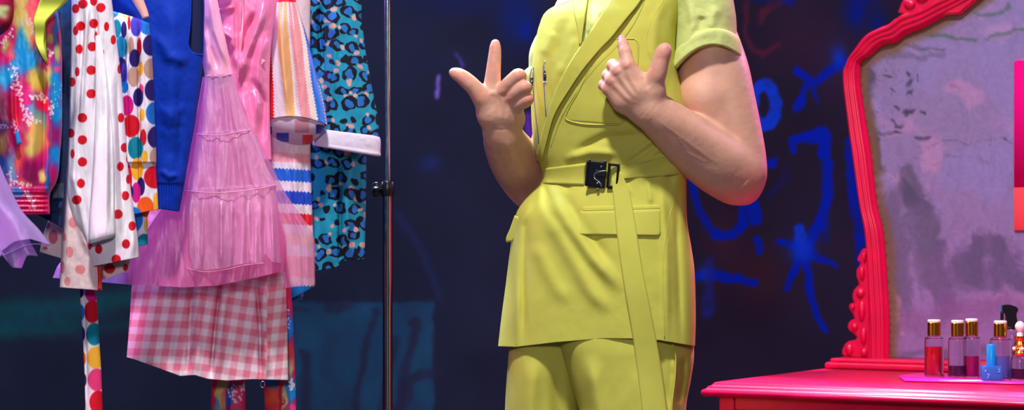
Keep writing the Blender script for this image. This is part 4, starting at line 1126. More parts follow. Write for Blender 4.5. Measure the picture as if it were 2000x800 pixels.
lathe('nozzle', [(0, 0), (.004, 0), (.005, .002), (.005, .006), (0, .006)], tgx(1957, 601) - [0, 0, .003], M['bluecap'], e, 16)
# ornate scent bottle
q = on_top(1992, 742, ZB); s = (q[1] - CY) / F
e = empty('perfume_bottle', tuple(q)); tag(e, 'ornate scent bottle with a white bead stopper and gold collar', 'perfume bottle')
lathe('glass_body', [(0, 0), (17 * s, 0), (18 * s, .002), (18 * s, 40 * s), (15 * s, 48 * s), (12 * s, 50 * s), (11 * s, 50 * s), (13 * s, 47 * s), (16.5 * s, 39 * s), (16.5 * s, .004), (0, .003)], q, M['glass'], e, 36)
lathe('liquid', [(0, .0035), (16 * s, .0045), (16 * s, 23 * s), (0, 23 * s)], q, liq('violet_liquid', (84, 8, 70)), e, 36)
cg = lathe('collar', [(0, 50 * s), (15 * s, 50 * s), (16 * s, 54 * s), (14 * s, 58 * s), (10 * s, 64 * s), (12 * s, 70 * s), (9 * s, 76 * s), (11 * s, 80 * s), (11 * s, 86 * s), (0, 87 * s)], q, M['gold'], e, 36)
for k in range(9):
    a = k * 2 * math.pi / 9
    lathe('bead', [(0, -4 * s), (2.8 * s, -2.8 * s), (4 * s, 0), (2.8 * s, 2.8 * s), (0, 4 * s)], q + np.array([math.cos(a) * 13 * s, math.sin(a) * 13 * s, 62 * s]), M['ivory'] if k % 2 else M['gold'], cg, 12)
lathe('stopper', [(0, 85 * s), (6 * s, 86 * s), (6 * s, 91 * s), (4.5 * s, 94 * s), (7 * s, 97 * s), (9.5 * s, 103 * s), (9.5 * s, 107 * s), (7 * s, 112 * s), (3 * s, 115 * s), (0, 115.5 * s)], q, M['ivory'], e, 28)

# ================================================================== CLOTHES RAIL
ZR = 1.615
def rail_xy(X): return np.array([X, -.33 + (X + .985) * .985])
PX = (757 - 1000) * S(.36)
rl = empty('clothes_rail', (PX, .36, 0)); tag(rl, 'dark chrome clothes rail with a clamp knob on its post', 'clothes rail')
pe = np.array([PX, .36]); far = rail_xy(-1.42)
s3 = S(.36); kz = CZ + (400 - 366) * s3
def post(x, y):
    lathe('post', [(.0112, .02), (.0112, kz - .004), (.0122, kz - .002), (.0122, kz + .014), (.0105, kz + .016), (.0082, kz + .016), (.0082, ZR), (0, ZR)], (x, y, 0), M['pole'], rl, 36)
post(*pe); post(*far)
dr = (far - pe) / np.linalg.norm(far - pe); nm = np.array([-dr[1], dr[0]])
cord('hanging_bar', [(pe[0] - dr[0] * .04, pe[1] - dr[1] * .04, ZR), (far[0], far[1], ZR)], .0125, M['pole'], rl, 20, 8)
for c in (pe, far):
    a, b = c + nm * .24, c - nm * .24
    cord('foot', [(a[0], a[1], .013), (b[0], b[1], .013)], .0125, M['pole'], rl, 16, 8)
# clamp knob with a lobed grip
kc = np.array([PX - .012, .36, kz - .004])
th = np.linspace(0, 2 * np.pi, 60, endpoint=False)
rr = .0165 + .0022 * np.cos(6 * th)
vs, m = [], 0
for xo, k in ((-.022, .0), (-.022, .75), (-.020, .95), (-.011, 1), (-.007, .9), (-.004, .55), (.004, .5)):
    vs.append(np.stack([np.full(60, xo), rr * k * np.cos(th) , rr * k * np.sin(th)], -1) + kc); m += 1
under(mesh_np('clamp_knob', np.concatenate(vs), grid_faces(m, 60, wrap=True), M['blackplastic']), rl)
lathe('clamp_collar', [(.0135, kz - .02), (.0148, kz - .018), (.0148, kz + .012), (.0135, kz + .014)], (PX, .36, 0), M['blackplastic'], rl, 32)

def hanger(px, Y, label, mat, tipL, tipR, group=None, r=1.):
    """bent hanger: arms from the neck to the two tips (photo pixels), hook over the bar"""
    X = (px - 1000) * S(Y); top = np.array([X, Y, ZR])
    h = empty('coat_hanger', (X, Y, ZR)); tag(h, label, 'coat hanger', group)
    nk = np.array([X, Y, ZR - .055])
    a, b = P(*tipL, Y), P(*tipR, Y)
    ml, mr = (nk * .55 + a * .45) + [0, 0, .016], (nk * .55 + b * .45) + [0, 0, .016]
    cord('arm', [a, a * .85 + ml * .15 + [0, 0, .004], ml, nk, mr, b * .85 + mr * .15 + [0, 0, .004], b], np.array([.006, .0095, .009, .0085, .009, .0095, .006]) * r, mat, h, 14, 90)
    hk = [(X, Y, ZR - .055)] + [(X + .0165 * math.sin(q) * dr[1] * -1, Y + .0165 * math.sin(q) * dr[0], ZR + .0005 + .0165 * math.cos(q)) for q in np.linspace(math.pi, -math.pi * .45, 14)]
    hk[1] = (X, Y, ZR - .03)
    cord('hook', hk, .002, M['steel'], h, 8, 60)
    return h
EMP = {}
# ---- colour helpers (sRGB, in photo pixels)
def paint(base, layers):
    def f(px, py, s, v):
        c = np.ones(px.shape + (3,)) * np.array(base, float)
        for L in layers: c = L(px, py, c)
        return lin(np.clip(c, 0, 255))
    return f
def dab(x, y, rx, ry, color, sharp=2.0):
    def f(px, py, c):
        jx = px + 10 * (vnoise(px / 14, py / 14, 3) - .5); jy = py + 10 * (vnoise(px / 14, py / 14, 8) - .5)
        m = np.exp(-(((jx - x) / rx) ** 2 + ((jy - y) / ry) ** 2) ** sharp)[..., None]
        return c * (1 - m) + np.array(color, float) * m
    return f
def flecks(pts, wd, n, color=(238, 214, 228), seed=1, r=2.2):
    rnd = random.Random(seed); P2 = []
    c = resample(np.array(pts, float), max(2, n))
    for x, y in c:
        for _ in range(2): P2.append((x + rnd.gauss(0, wd), y + rnd.gauss(0, wd), r * rnd.uniform(.6, 1.2)))
    def f(px, py, cc):
        m = np.zeros(px.shape)
        for x, y, q in P2: m = np.maximum(m, (np.hypot(px - x, (py - y) * .85) < q) * 1.)
        m = (m * .85)[..., None]
        return cc * (1 - m) + np.array(color, float) * m
    return f
def dots(lst, color=(208, 12, 34), r=9.2):
    def f(px, py, c):
        for d in lst:
            x, y = d[:2]; rx = d[2] if len(d) > 2 else r; ry = d[3] if len(d) > 3 else r; k = d[4] if len(d) > 4 else color
            m = (1 - smooth(.93, 1.07, np.hypot((px - x) / rx, (py - y) / ry)))[..., None]
            c = c * (1 - m) + np.array(k, float) * m
        return c
    return f

def thing(o, label, cat, group=None): return tag(o, label, cat, group)
MG, YE, BL, CO, TE, PU = (206, 16, 108), (206, 178, 84), (0, 146, 216), (232, 74, 84), (64, 150, 180), (134, 14, 96)

# ---- 1 watercolour-print garment at the near end
WC = paint(MG, [dab(8, 110, 20, 30, (214, 10, 110)), dab(8, 150, 20, 26, (10, 160, 214)), dab(2, 205, 22, 26, (150, 24, 90)), dab(5, 278, 14, 26, (176, 140, 70)), dab(2, 325, 16, 26, (10, 84, 180)),
    dab(10, 92, 12, 14, (196, 180, 100)), dab(4, 248, 12, 14, (90, 20, 110)),
    dab(40, 25, 17, 60, YE), dab(58, 68, 16, 36, YE), dab(65, 10, 10, 40, CO), dab(66, 85, 9, 20, (216, 84, 90)), dab(22, 100, 7, 24, (226, 80, 100)),
    dab(42, 96, 13, 44, BL), dab(58, 118, 24, 28, BL), dab(30, 128, 10, 22, BL), dab(73, 156, 20, 26, (204, 174, 66)), dab(95, 150, 9, 20, (206, 176, 90)), dab(84, 126, 12, 5, (210, 20, 90)),
    dab(28, 222, 12, 40, (216, 22, 66)), dab(64, 206, 10, 24, TE), dab(76, 228, 14, 14, TE), dab(84, 240, 9, 14, TE), dab(86, 205, 14, 16, (222, 22, 62)), dab(60, 195, 8, 12, (176, 30, 110)),
    dab(72, 262, 24, 38, (204, 178, 84)), dab(60, 290, 14, 20, (206, 180, 90)), dab(110, 170, 14, 56, BL), dab(112, 225, 12, 30, BL), dab(108, 262, 14, 22, (150, 20, 116)), dab(106, 306, 14, 26, (0, 142, 222)),
    dab(101, 345, 9, 30, (206, 0, 122)), dab(92, 350, 5, 34, (0, 140, 222)), dab(24, 328, 12, 34, (86, 146, 196)), dab(40, 308, 12, 30, (234, 76, 70)), dab(66, 338, 26, 26, (146, 16, 84)), dab(82, 344, 9, 14, (236, 196, 110)),
    dab(46, 356, 16, 8, (222, 80, 80)), dab(34, 375, 10, 12, (60, 120, 190)), dab(70, 394, 26, 22, (226, 20, 84)), dab(95, 60, 8, 60, (226, 70, 120)), dab(96, 75, 7, 8, (196, 176, 90)),
    dab(108, 50, 5, 60, (20, 130, 220)), dab(112, 100, 7, 18, (190, 180, 110)), dab(112, 134, 8, 8, (224, 70, 130)),
    flecks([(25, 128), (34, 165), (46, 210), (56, 235), (76, 236)], 4.5, 40, seed=1), flecks([(58, 190), (76, 186), (95, 196)], 3, 14, (232, 220, 190), 2), flecks([(44, 40), (62, 46), (66, 62)], 6, 16, (190, 180, 200), 3, 1.5),
    flecks([(99, 206), (100, 226)], 2.5, 8, (240, 224, 236), 4), flecks([(112, 170), (108, 200)], 5, 8, (160, 200, 240), 5, 1.3), flecks([(20, 335), (22, 350), (44, 358), (52, 362)], 4, 14, (226, 206, 214), 6), flecks([(50, 372), (62, 392), (66, 408)], 4, 16, (244, 206, 220), 7),
    flecks([(26, 235), (30, 258)], 3, 10, (220, 190, 220), 8, 1.6), flecks([(0, 250), (14, 244)], 4, 10, (190, 170, 220), 9, 1.6), flecks([(6, 85), (22, 62)], 4, 8, (236, 214, 220), 10), flecks([(96, 95), (99, 108)], 2, 5, (240, 224, 236), 11)])
def wc_fold(px, py, s, v):
    return (ridge(px, py, [(22, 130), (24, 220), (36, 300)], 5, .012) + ridge(px, py, [(29, 150), (32, 250)], 4, -.008) + ridge(px, py, [(96, 120), (94, 250), (92, 370)], 5, .012)
        + ridge(px, py, [(88, 140), (86, 360)], 5, -.01) + ridge(px, py, [(60, 130), (62, 370)], 14, .01) + .008 * (fbm(px / 18, py / 60, 2) - .5)
        + smooth(368, 374, py) * .002 * np.sin(py / 1.5) - .004 * np.exp(-((py - 370) / 5.) ** 2))
EMP['wc'] = tube('printed_jumpsuit', [(-70, -90, 70, -90, -.33, .03), (-90, 0, 106, -5, -.33, .034), (-80, 130, 121, 130, -.33, .034), (-75, 220, 121, 220, -.33, .034), (-70, 300, 117, 300, -.33, .033), (-65, 360, 109, 356, -.33, .032), (-62, 372, 99, 374, -.33, .030), (-60, 420, 97, 418, -.33, .030)],
     M['satin_print'], None, nu=150, step=1.6, fold=wc_fold, color=WC)
thing(EMP['wc'], 'magenta, blue and yellow watercolour-print garment with a smocked hem and lime strap over it', 'garment')
ZT2 = patch('zip_pull', [(29, 258), (33, 284)], [(36, 254), (42, 280)], lambda x, y: np.full(np.shape(x), -.378), 0, .003, M['bluecap'], EMP['wc'], n=8, rows=10)
ls = resample([(140, -40), (106, -4), (88, 20), (77, 46), (77, 76), (84, 104), (92, 122)], 60)
wd = np.interp(np.linspace(0, 1, 60), [0, .3, .5, .75, 1], [46, 40, 24, 16, 4])
tg = np.gradient(ls, axis=0); tg /= np.linalg.norm(tg, axis=1)[:, None]; nn = np.stack([-tg[:, 1], tg[:, 0]], -1)
la, lb = ls + nn * wd[:, None] * .55, ls - nn * wd[:, None] * .55
st = patch('lime_strap', la, lb, lambda x, y: -.385 + 0 * x + .004 * np.sin(y / 9.), 0, .006, M['limeband'], EMP['wc'], n=16, rows=60, curve=False)
st['label'] = 'lime yellow strap'
patch('lime_lining', [(96, 20), (84, 44), (82, 72), (86, 100)], [(98, 22), (90, 50), (90, 84), (92, 112)], lambda x, y: -.372 + 0 * x, 0, .003, material('olive_lime', (150, 176, 40), .8), EMP['wc'], n=8)

# ---- 2 round sleeve end at the top corner, nearer than the print garment
RS = paint((150, 8, 44), [dab(-2, 24, 20, 16, (176, 186, 128)), dab(0, 0, 20, 7, (186, 10, 80)), dab(-4, 58, 12, 9, (10, 70, 170)), dab(14, 50, 12, 8, (130, 6, 40))])
EMP['rs'] = tube('tie_dye_top', [(-120, -80, -20, -90, -.505, .03), (-150, -40, 18, -40, -.505, .032), (-150, 0, 26, 0, -.505, .033), (-150, 38, 25, 36, -.505, .033), (-150, 56, 17, 56, -.505, .03), (-150, 72, 1, 68, -.505, .024), (-150, 80, -20, 78, -.505, .01)], M['print'], None, nu=80, step=1.6, color=RS,
     fold=lambda px, py, s, v: .006 * (fbm(px / 20, py / 20, 5) - .5))
thing(EMP['rs'], 'dark red tie-dye top with a pale green patch beside the lime strap', 'garment')

# ---- 3 lilac organza dress low at the near end
def ruff(k, amp, ph=0., px0=0.):
    return lambda px, py, s, v: amp * smooth(.1, 1, v) * np.sin(s * k * (1 + .1 * np.sin(5 * s + ph)) + ph) + .004 * (fbm(px / 24, py / 40, 4) - .5)
lo = tube('organza_dress', [(-170, -90, -60, -90, -.43, .03), (-190, 120, -40, 120, -.43, .04), (-200, 260, -20, 260, -.43, .045), (-210, 330, 3, 330, -.43, .045), (-225, 370, 18, 364, -.43, .045), (-250, 410, 43, 412, -.43, .048), (-270, 450, 76, 448, -.43, .05), (-290, 520, 98, 478, -.43, .052)],
     M['lilac'], None, nu=160, step=2, fold=ruff(30, .014), hem=[(0, 0), (.6, 0), (.74, 6), (.82, -14), (.9, -16), (1, 0)])
EMP['lo'] = lo; thing(lo, 'lilac sheer organza dress with a flared ruffled hem at the near end of the rail', 'dress')
tube('inner_layer', [(-200, 372, 12, 376, -.43, .03), (-230, 420, 36, 424, -.43, .036), (-260, 480, 60, 474, -.43, .04), (-280, 560, 74, 500, -.43, .042)], M['lilac2'], lo, nu=120, step=2, fold=ruff(24, .012, 1.), hem=[(0, 0), (.74, 12), (.8, -16), (.86, 14), (.91, 18), (.94, -6), (1, 0)])
hp = resample([(-20, 507), (10, 496), (30, 487), (50, 479), (70, 476), (98, 478)], 50)
cord('hem_binding', P(hp[:, 0], hp[:, 1], -.43 - .035 * (1 - smooth(40, 98, hp[:, 0]))), .0012, M['lilac'], lo, 6, 50)

# ---- 4 denim
def denim_c(px, py, s, v):
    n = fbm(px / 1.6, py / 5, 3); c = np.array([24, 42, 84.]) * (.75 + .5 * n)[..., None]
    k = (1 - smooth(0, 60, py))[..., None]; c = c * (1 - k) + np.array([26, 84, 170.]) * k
    k = ((py > 358) & (py < 386) & (px > 103) & (px < 124))[..., None] * .8; c = c * (1 - k) + np.array([96, 108, 120.]) * k
    k = (np.abs(px - 121 + py * .01) < .8)[..., None] * .35; return lin(c * (1 - k) + np.array([90, 110, 150.]) * k)
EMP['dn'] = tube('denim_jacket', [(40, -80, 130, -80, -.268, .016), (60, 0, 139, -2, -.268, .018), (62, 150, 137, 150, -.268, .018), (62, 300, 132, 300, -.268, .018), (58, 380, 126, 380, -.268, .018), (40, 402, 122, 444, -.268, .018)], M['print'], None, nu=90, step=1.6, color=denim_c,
     fold=lambda px, py, s, v: ridge(px, py, [(124, 0), (124, 300), (116, 400)], 4, .006) + ridge(px, py, [(95, 398), (123, 390)], 4, -.008) + ridge(px, py, [(98, 412), (122, 402)], 4, .008) + .006 * (fbm(px / 12, py / 30, 9) - .5))
thing(EMP['dn'], 'dark blue denim jacket between the watercolour print and the red polka dots', 'jacket')

# ---- 5 white dress with red dots
PD = [(148, 17, 7), (162, 8), (183, 2, 7), (197, 15, 9), (158, 51), (183, 46), (148, 60, 5), (155, 96, 7), (180, 91), (195, 102, 8), (208, 52, 5), (178, 137), (178, 183), (221, 78, 5), (151, 140, 4), (141, 160, 7), (233, 135, 4), (161, 230), (161, 273), (161, 316), (158, 358, 8), (150, 390), (139, 260, 7), (142, 300, 4), (236, 230, 6), (243, 288, 7), (235, 325, 7), (250, 350, 4), (245, 382, 7),
      (230, 418), (258, 441, 7), (246, 476, 8), (227, 506), (193, 486, 7), (250, 310, 4), (187, 70, 3), (176, 478, 4)]
def white_shade(px, py, c): return c * (.97 + .06 * fbm(px / 20, py / 30, 2))[..., None]
PDC = paint((232, 222, 234), [white_shade, dots(PD)])
def pd_fold(px, py, s, v):
    return (ridge(px, py, [(172, 0), (168, 60), (160, 150), (156, 260)], 5, .012) + ridge(px, py, [(150, 0), (152, 120), (146, 300), (140, 420)], 5, .008) + ridge(px, py, [(163, 0), (160, 130), (150, 260)], 4, -.01)
        + ridge(px, py, [(188, 0), (190, 110), (184, 250)], 4, -.012) + ridge(px, py, [(212, 120), (222, 250), (222, 380), (236, 500)], 8, .012) + ridge(px, py, [(226, 140), (234, 300), (240, 420)], 4, -.008)
        + ridge(px, py, [(140, 330), (152, 380), (180, 520)], 6, .008) + ridge(px, py, [(258, 380), (262, 500)], 6, .006) + .008 * (fbm(px / 16, py / 70, 6) - .5))
pdx = tube('polka_dot_dress', [(150, -90, 200, -90, -.222, .02), (140, -20, 214, -24, -.222, .024), (138, 60, 225, 60, -.222, .026), (136, 150, 236, 150, -.222, .028), (132, 250, 244, 250, -.222, .03), (130, 330, 250, 330, -.222, .03), (140, 420, 262, 420, -.222, .03), (165, 480, 269, 468, -.222, .03), (180, 520, 271, 502, -.222, .028)],
     M['print'], None, nu=150, step=1.5, fold=pd_fold, color=PDC)
EMP['pd'] = pdx; thing(pdx, 'white dress with small red polka dots and a plain white sash', 'dress')
pale = paint((226, 196, 200), [white_shade, dots([(143, 434, 9, 11), (136, 492, 7, 11), (157, 526, 10), (122, 522, 5, 12), (132, 549, 6, 9), (126, 462, 4, 8), (152, 385, 6), (200, 545, 8), (214, 524, 11, 10, (200, 20, 40)), (245, 522, 5, 7, (200, 20, 40)), (104, 462, 9, 14, (196, 96, 120)), (92, 440, 6, 6, (190, 90, 120)), (88, 484, 5, 4, (190, 90, 120))], (222, 130, 136))])
ip = tube('inside_panel', [(128, 300, 170, 300, -.212, .012), (124, 380, 176, 380, -.212, .016), (121, 450, 186, 450, -.212, .02), (119, 510, 196, 500, -.212, .022), (117, 561, 199, 567, -.212, .022)], M['print'], pdx, nu=90, step=1.6, color=pale, fold=lambda px, py, s, v: ridge(px, py, [(150, 380), (158, 440), (176, 500)], 8, .01) + ridge(px, py, [(135, 400), (130, 550)], 6, .006) + .006 * (fbm(px / 16, py / 40, 8) - .5))
ip['label'] = 'wrong side of the cloth with pale dots'
tube('back_panel', [(110, 380, 240, 380, -.190, .006), (95, 430, 250, 440, -.190, .008), (84, 462, 256, 500, -.190, .009), (78, 492, 250, 541, -.190, .01)], M['print'], pdx, nu=90, step=1.8, color=pale, hem=[(0, 0), (.25, 0), (.6, 22), (.75, 16), (1, -12)], fold=lambda px, py, s, v: .008 * (fbm(px / 18, py / 40, 4) - .5))
patch('red_tape', [(189, 512), (191, 540), (191, 567)], [(199, 508), (199, 540), (199, 567)], lambda x, y: -.2345 + 0 * x, 0, .002, M['red'], pdx, n=8)
tube('white_sash', [(187, 70, 197, 68, -.248, .002), (187, 110, 202, 106, -.249, .005), (187, 150, 208, 146, -.252, .008), (186, 220, 216, 216, -.257, .012), (183, 300, 222, 300, -.266, .022), (178, 380, 223, 376, -.266, .022), (174, 440, 224, 430, -.266, .022), (173, 468, 225, 456, -.266, .02), (177, 476, 220, 463, -.266, .014)], M['white'], pdx, nu=90, step=2,
     fold=lambda px, py, s, v: ridge(px, py, [(205, 130), (208, 300), (206, 470)], 6, .006) + ridge(px, py, [(214, 200), (217, 440)], 4, -.006) + .006 * (fbm(px / 14, py / 60, 3) - .5))

# ---- 6 shirt with big many-coloured dots
NV, BU, TL, MA, RE, MU, PK, TA, VI, ORG = (36, 22, 104), (22, 112, 204), (0, 124, 150), (204, 16, 130), (206, 8, 36), (240, 172, 50), (232, 56, 120), (186, 144, 130), (70, 56, 190), (240, 90, 24)
MD = [(287, 48, 15, 20, BU), (294, 88, 15, 21, NV), (295, 134, 14, 20, TA), (297, 176, 14, 21, NV), (301, 221, 16, 22, BU), (305, 268, 17, 22, NV), (309, 306, 17, 20, TA),
      (266, 50, 11, 21, VI), (272, 92, 5, 18, RE), (256, 90, 6, 18, TA), (263, 114, 10, 18, NV), (275, 134, 5, 14, MU), (261, 150, 11, 20, TA), (276, 178, 5, 14, PK), (270, 190, 10, 18, NV), (248, 206, 13, 20, MA), (278, 224, 5, 12, MU), (256, 246, 17, 22, RE), (280, 268, 6, 16, RE), (265, 289, 15, 22, TL), (283, 306, 6, 12, MU),
      (268, 330, 12, 22, MU), (302, 346, 21, 22, RE), (275, 364, 8, 18, NV), (266, 376, 9, 20, MA), (255, 374, 6, 12, NV), (284, 404, 16, 20, ORG), (305, 396, 6, 20, MU), (262, 428, 17, 24, BU), (289, 440, 8, 16, (230, 200, 80)), (282, 472, 14, 16, TL), (250, 350, 8, 30, RE),
      (237, 92, 11, 22, (20, 130, 180)), (237, 132, 10, 20, NV), (218, 52, 6, 16, NV), (228, 56, 9, 18, TL), (243, 146, 6, 24, VI), (243, 170, 8, 12, BU), (222, 24, 10, 10, BU), (248, 30, 10, 6, (214, 190, 80)), (252, 45, 3, 14, RE), (242, 58, 5, 16, NV)]
MDC = paint((232, 220, 236), [white_shade, dots(MD)])
md = tube('spotted_shirt', [(206, 18, 284, 40, -.157, .006), (206, 21, 290, 44, -.157, .018), (207, 34, 292, 54, -.157, .026), (214, 130, 298, 130, -.157, .028), (220, 230, 302, 230, -.157, .028), (226, 316, 305, 316, -.157, .028), (228, 322, 304, 322, -.157, .026), (232, 360, 307, 370, -.157, .026), (236, 424, 309, 408, -.157, .026)],
     M['print'], None, nu=150, step=1.5, color=MDC, fold=lambda px, py, s, v: ridge(px, py, [(272, 40), (271, 160), (274, 420)], 3, -.014) + ridge(px, py, [(286, 60), (290, 300)], 8, .008) + ridge(px, py, [(240, 30), (244, 100), (238, 170)], 5, .010) + ridge(px, py, [(252, 60), (246, 160), (252, 330)], 4, -.01) - .006 * smooth(316, 319, py) * (-1) + .006 * (fbm(px / 14, py / 50, 6) - .5))
EMP['md'] = md; thing(md, 'white shirt with big many-coloured dots on a pink wooden hanger', 'shirt')
tube('shirt_tail', [(236, 300, 286, 300, -.135, .008), (240, 400, 288, 400, -.135, .01), (246, 484, 288, 477, -.135, .01)], M['print'], md, nu=60, step=1.6, color=MDC)
EMP['h1'] = hanger(206, -.166, 'pink wooden hanger with its tip showing above the spotted shirt', M['hanger'], (126, 30), (285, 35), r=1.3)

# ---- 7 trousers in the same spots
TD = [(180, 568, 14, 22, MA), (180, 608, 15, 22, RE), (184, 652, 15, 22, TL), (187, 698, 16, 22, MU), (189, 741, 17, 22, PK), (192, 785, 17, 23, RE), (156, 610, 9, 17, BU), (156, 652, 10, 18, NV), (161, 700, 7, 14, ORG), (160, 742, 9, 16, (60, 30, 80)), (162, 790, 6, 20, ORG), (156, 566, 8, 16, NV), (194, 830, 17, 22, TL), (196, 874, 17, 22, MU), (198, 918, 17, 22, NV)]
sp = tube('spotted_trousers', [(140, -85, 186, -85, -.130, .006), (142, 100, 188, 100, -.132, .008), (148, 300, 184, 300, -.152, .01), (154, 480, 184, 480, -.165, .011), (156, 565, 187, 565, -.165, .012), (161, 640, 192, 640, -.165, .012), (165, 720, 197, 720, -.165, .012), (167, 800, 200, 800, -.165, .012), (170, 1010, 206, 1010, -.165, .012)], M['print'], None, nu=80, step=1.5, color=paint((230, 218, 226), [white_shade, dots(TD)]),
     fold=lambda px, py, s, v: ridge(px, py, [(164, 560), (172, 800)], 3, -.006))
EMP['sp'] = sp; thing(sp, 'trouser leg with big many-coloured dots hanging below the polka-dot dress', 'trousers')

# ---- 8 blue vest
def bl_keep(cx, cy): return ~inpoly(cx, cy, [(372, -120), (371, 40), (367, 88), (374, 103), (400, 110), (420, -120)])
def bl_fold(px, py, s, v):
    return (ridge(px, py, [(330, -20), (340, 120), (335, 300)], 22, .014) + ridge(px, py, [(306, 205), (334, 226), (364, 204)], 9, .003) + ridge(px, py, [(306, 240), (330, 252), (362, 244)], 8, -.002) + ridge(px, py, [(300, 60), (330, 110), (372, 120)], 12, .008)
        + ridge(px, py, [(345, 140), (352, 260), (348, 350)], 10, -.008) + ridge(px, py, [(310, 330), (330, 345), (352, 340)], 6, .005) + .006 * (fbm(px / 30, py / 40, 6) - .5) + smooth(356, 360, py) * (.0012 * np.sin(px * 1.3) + .003))
bv = tube('blue_vest', [(250, -90, 372, -90, -.085, .03), (214, -20, 396, -20, -.085, .034), (214, 60, 398, 60, -.085, .036), (230, 106, 397, 104, -.085, .038), (250, 160, 391, 160, -.085, .038), (280, 240, 381, 240, -.085, .036), (296, 320, 367, 316, -.085, .034), (303, 358, 360, 358, -.085, .032), (307, 407, 350, 413, -.085, .030)],
     M['blue_knit'], None, nu=140, step=2, fold=bl_fold, keep=bl_keep)
EMP['bv'] = bv; thing(bv, 'royal blue sleeveless vest with a ribbed hem in front of the pink tulle dress', 'vest')
tube('lining', [(330, -80, 392, -80, -.078, .012), (330, 40, 396, 40, -.078, .014), (330, 112, 396, 116, -.078, .012)], M['blue_in'], bv, nu=40, step=4)
ah = resample([(373, -60), (371, 40), (367, 86), (374, 102), (396, 108)], 50)
cord('armhole_binding', P(ah[:, 0], ah[:, 1], -.085 - .036 * (1 - np.abs(2 * np.clip((ah[:, 0] - 226) / 172, 0, 1) - 1) ** 2.2) ** (1 / 2.2)), .0026, M['blue_knit'], bv, 8, 50, curve=False)

# ---- 9 pink tulle dress
def gather(k, amp, w, top=.0):
    def f(px, py, s, v):
        q = s * k + 1.6 * np.sin(s * 9) + .8 * np.sin(v * 5 + s * 4)
        return (.55 * amp * (.25 + .75 * smooth(top, 1, v)) * np.sin(q) + .45 * w * (fbm(px / 9, py / 60, 11) - .5) + 0.10 * w * (fbm(px / 24, py / 24, 17) - .5)) 
    return f
pk_d = tube('tulle_dress', [(404, -90, 450, -90, -.0, .02), (394, -30, 420, -30, -.0, .02), (392, 20, 428, 20, -.0, .022), (394, 80, 440, 76, -.0, .024), (399, 140, 452, 134, -.0, .026), (401, 149, 455, 145, -.0, .026)], M['satin2'], None, nu=90, step=1.6,
     fold=lambda px, py, s, v: ridge(px, py, [(408, -20), (420, 60), (446, 132)], 6, .010) + ridge(px, py, [(404, 30), (408, 90), (428, 140)], 6, -.010) + ridge(px, py, [(402, 60), (410, 140)], 6, .006))
EMP['tu'] = pk_d; thing(pk_d, 'bubblegum pink dress with tiers of gathered tulle beside the blue vest', 'dress')
tube('tulle_tier', [(400, 146, 455, 142, -.0, .028), (396, 180, 464, 176, -.0, .033), (391, 215, 476, 214, -.0, .037), (384, 262, 493, 254, -.0, .04)], M['pink'], pk_d, nu=160, step=1.6, fold=gather(22, .010, .018), thick=0)
tube('tulle_tier', [(384, 258, 492, 251, -.0, .041), (376, 300, 508, 290, -.0, .044), (366, 340, 524, 330, -.0, .046), (356, 374, 541, 362, -.0, .048)], M['pink'], pk_d, nu=180, step=1.6, fold=gather(28, .014, .022), thick=0)
tube('tulle_tier', [(358, 367, 538, 358, -.0, .049), (355, 420, 544, 410, -.0, .052), (354, 470, 548, 460, -.0, .054), (357, 524, 551, 512, -.0, .055)], M['pink'], pk_d, nu=200, step=1.6, fold=lambda px, py, s, v: gather(30, .020, .024)(px, py, s, v) + sum(ridge(px, py, [(x, 385), (x * 1.06 - 26, 530)], 4, .012) for x in (372, 396, 432, 452, 486, 508, 530)), thick=0, hem=[(0, 0), (.24, 6), (.42, 4), (.6, -2), (.82, -2), (.825, -20), (.90, -2), (1, 2)])
lin_ = tube('tulle_lining', [(396, 150, 452, 146, .0, .012), (384, 220, 474, 216, .0, .015), (368, 300, 502, 294, .0, .02), (330, 380, 530, 370, .0, .025), (292, 440, 552, 440, .0, .028), (256, 500, 560, 490, .0, .03), (226, 556, 556, 528, .0, .03)], M['pink2'], pk_d, nu=200, step=2, fold=gather(30, .006, .012), thick=0, hem=[(0, -6), (.15, 4), (.4, 16), (.6, 18), (.85, 8), (1, 0)])
tube('sheer_overlay', [(494, 256, 500, 258, .02, .012), (500, 310, 530, 320, .02, .022), (520, 370, 556, 374, .022, .03), (530, 420, 584, 415, .024, .036), (540, 470, 613, 462, .024, .04), (548, 515, 615, 512, .024, .04), (556, 562, 615, 555, .024, .04)], M['pinkclear'], pk_d, nu=100, step=2, fold=gather(12, .010, .02), thick=0)
tube('sheer_overlay', [(130, 500, 170, 500, .0, .012), (112, 520, 250, 530, .0, .02), (103, 542, 260, 556, .0, .022)], M['lilac'], pk_d, nu=80, step=2, fold=gather(16, .008, .01), thick=0)
for pts, Y in (([(383, 262), (420, 264), (460, 258), (492, 253)], -.050), ([(357, 372), (420, 376), (490, 370), (540, 361)], -.060), ([(400, 148), (428, 149), (455, 144)], -.03)):
    q = resample(pts, 60); sn = (q[:, 0] - q[0, 0]) / (q[-1, 0] - q[0, 0])
    cord('gathering_seam', P(q[:, 0], q[:, 1], Y * (1 - np.abs(2 * sn - 1) ** 2.2) ** (1 / 2.2)), 0.0010, M['satin2'], pk_d, 6, 60, curve=False)

hp2 = resample([(357, 523), (404, 530), (440, 526), (474, 518), (516, 513)], 60)
cord('hem_binding', P(hp2[:, 0], hp2[:, 1], -.056 * (1 - np.abs(2 * (hp2[:, 0] - 355) / 196 - 1) ** 2.2) ** (1 / 2.2) - .004), 0.0007, M['satin2'], pk_d, 6, 60, curve=False)
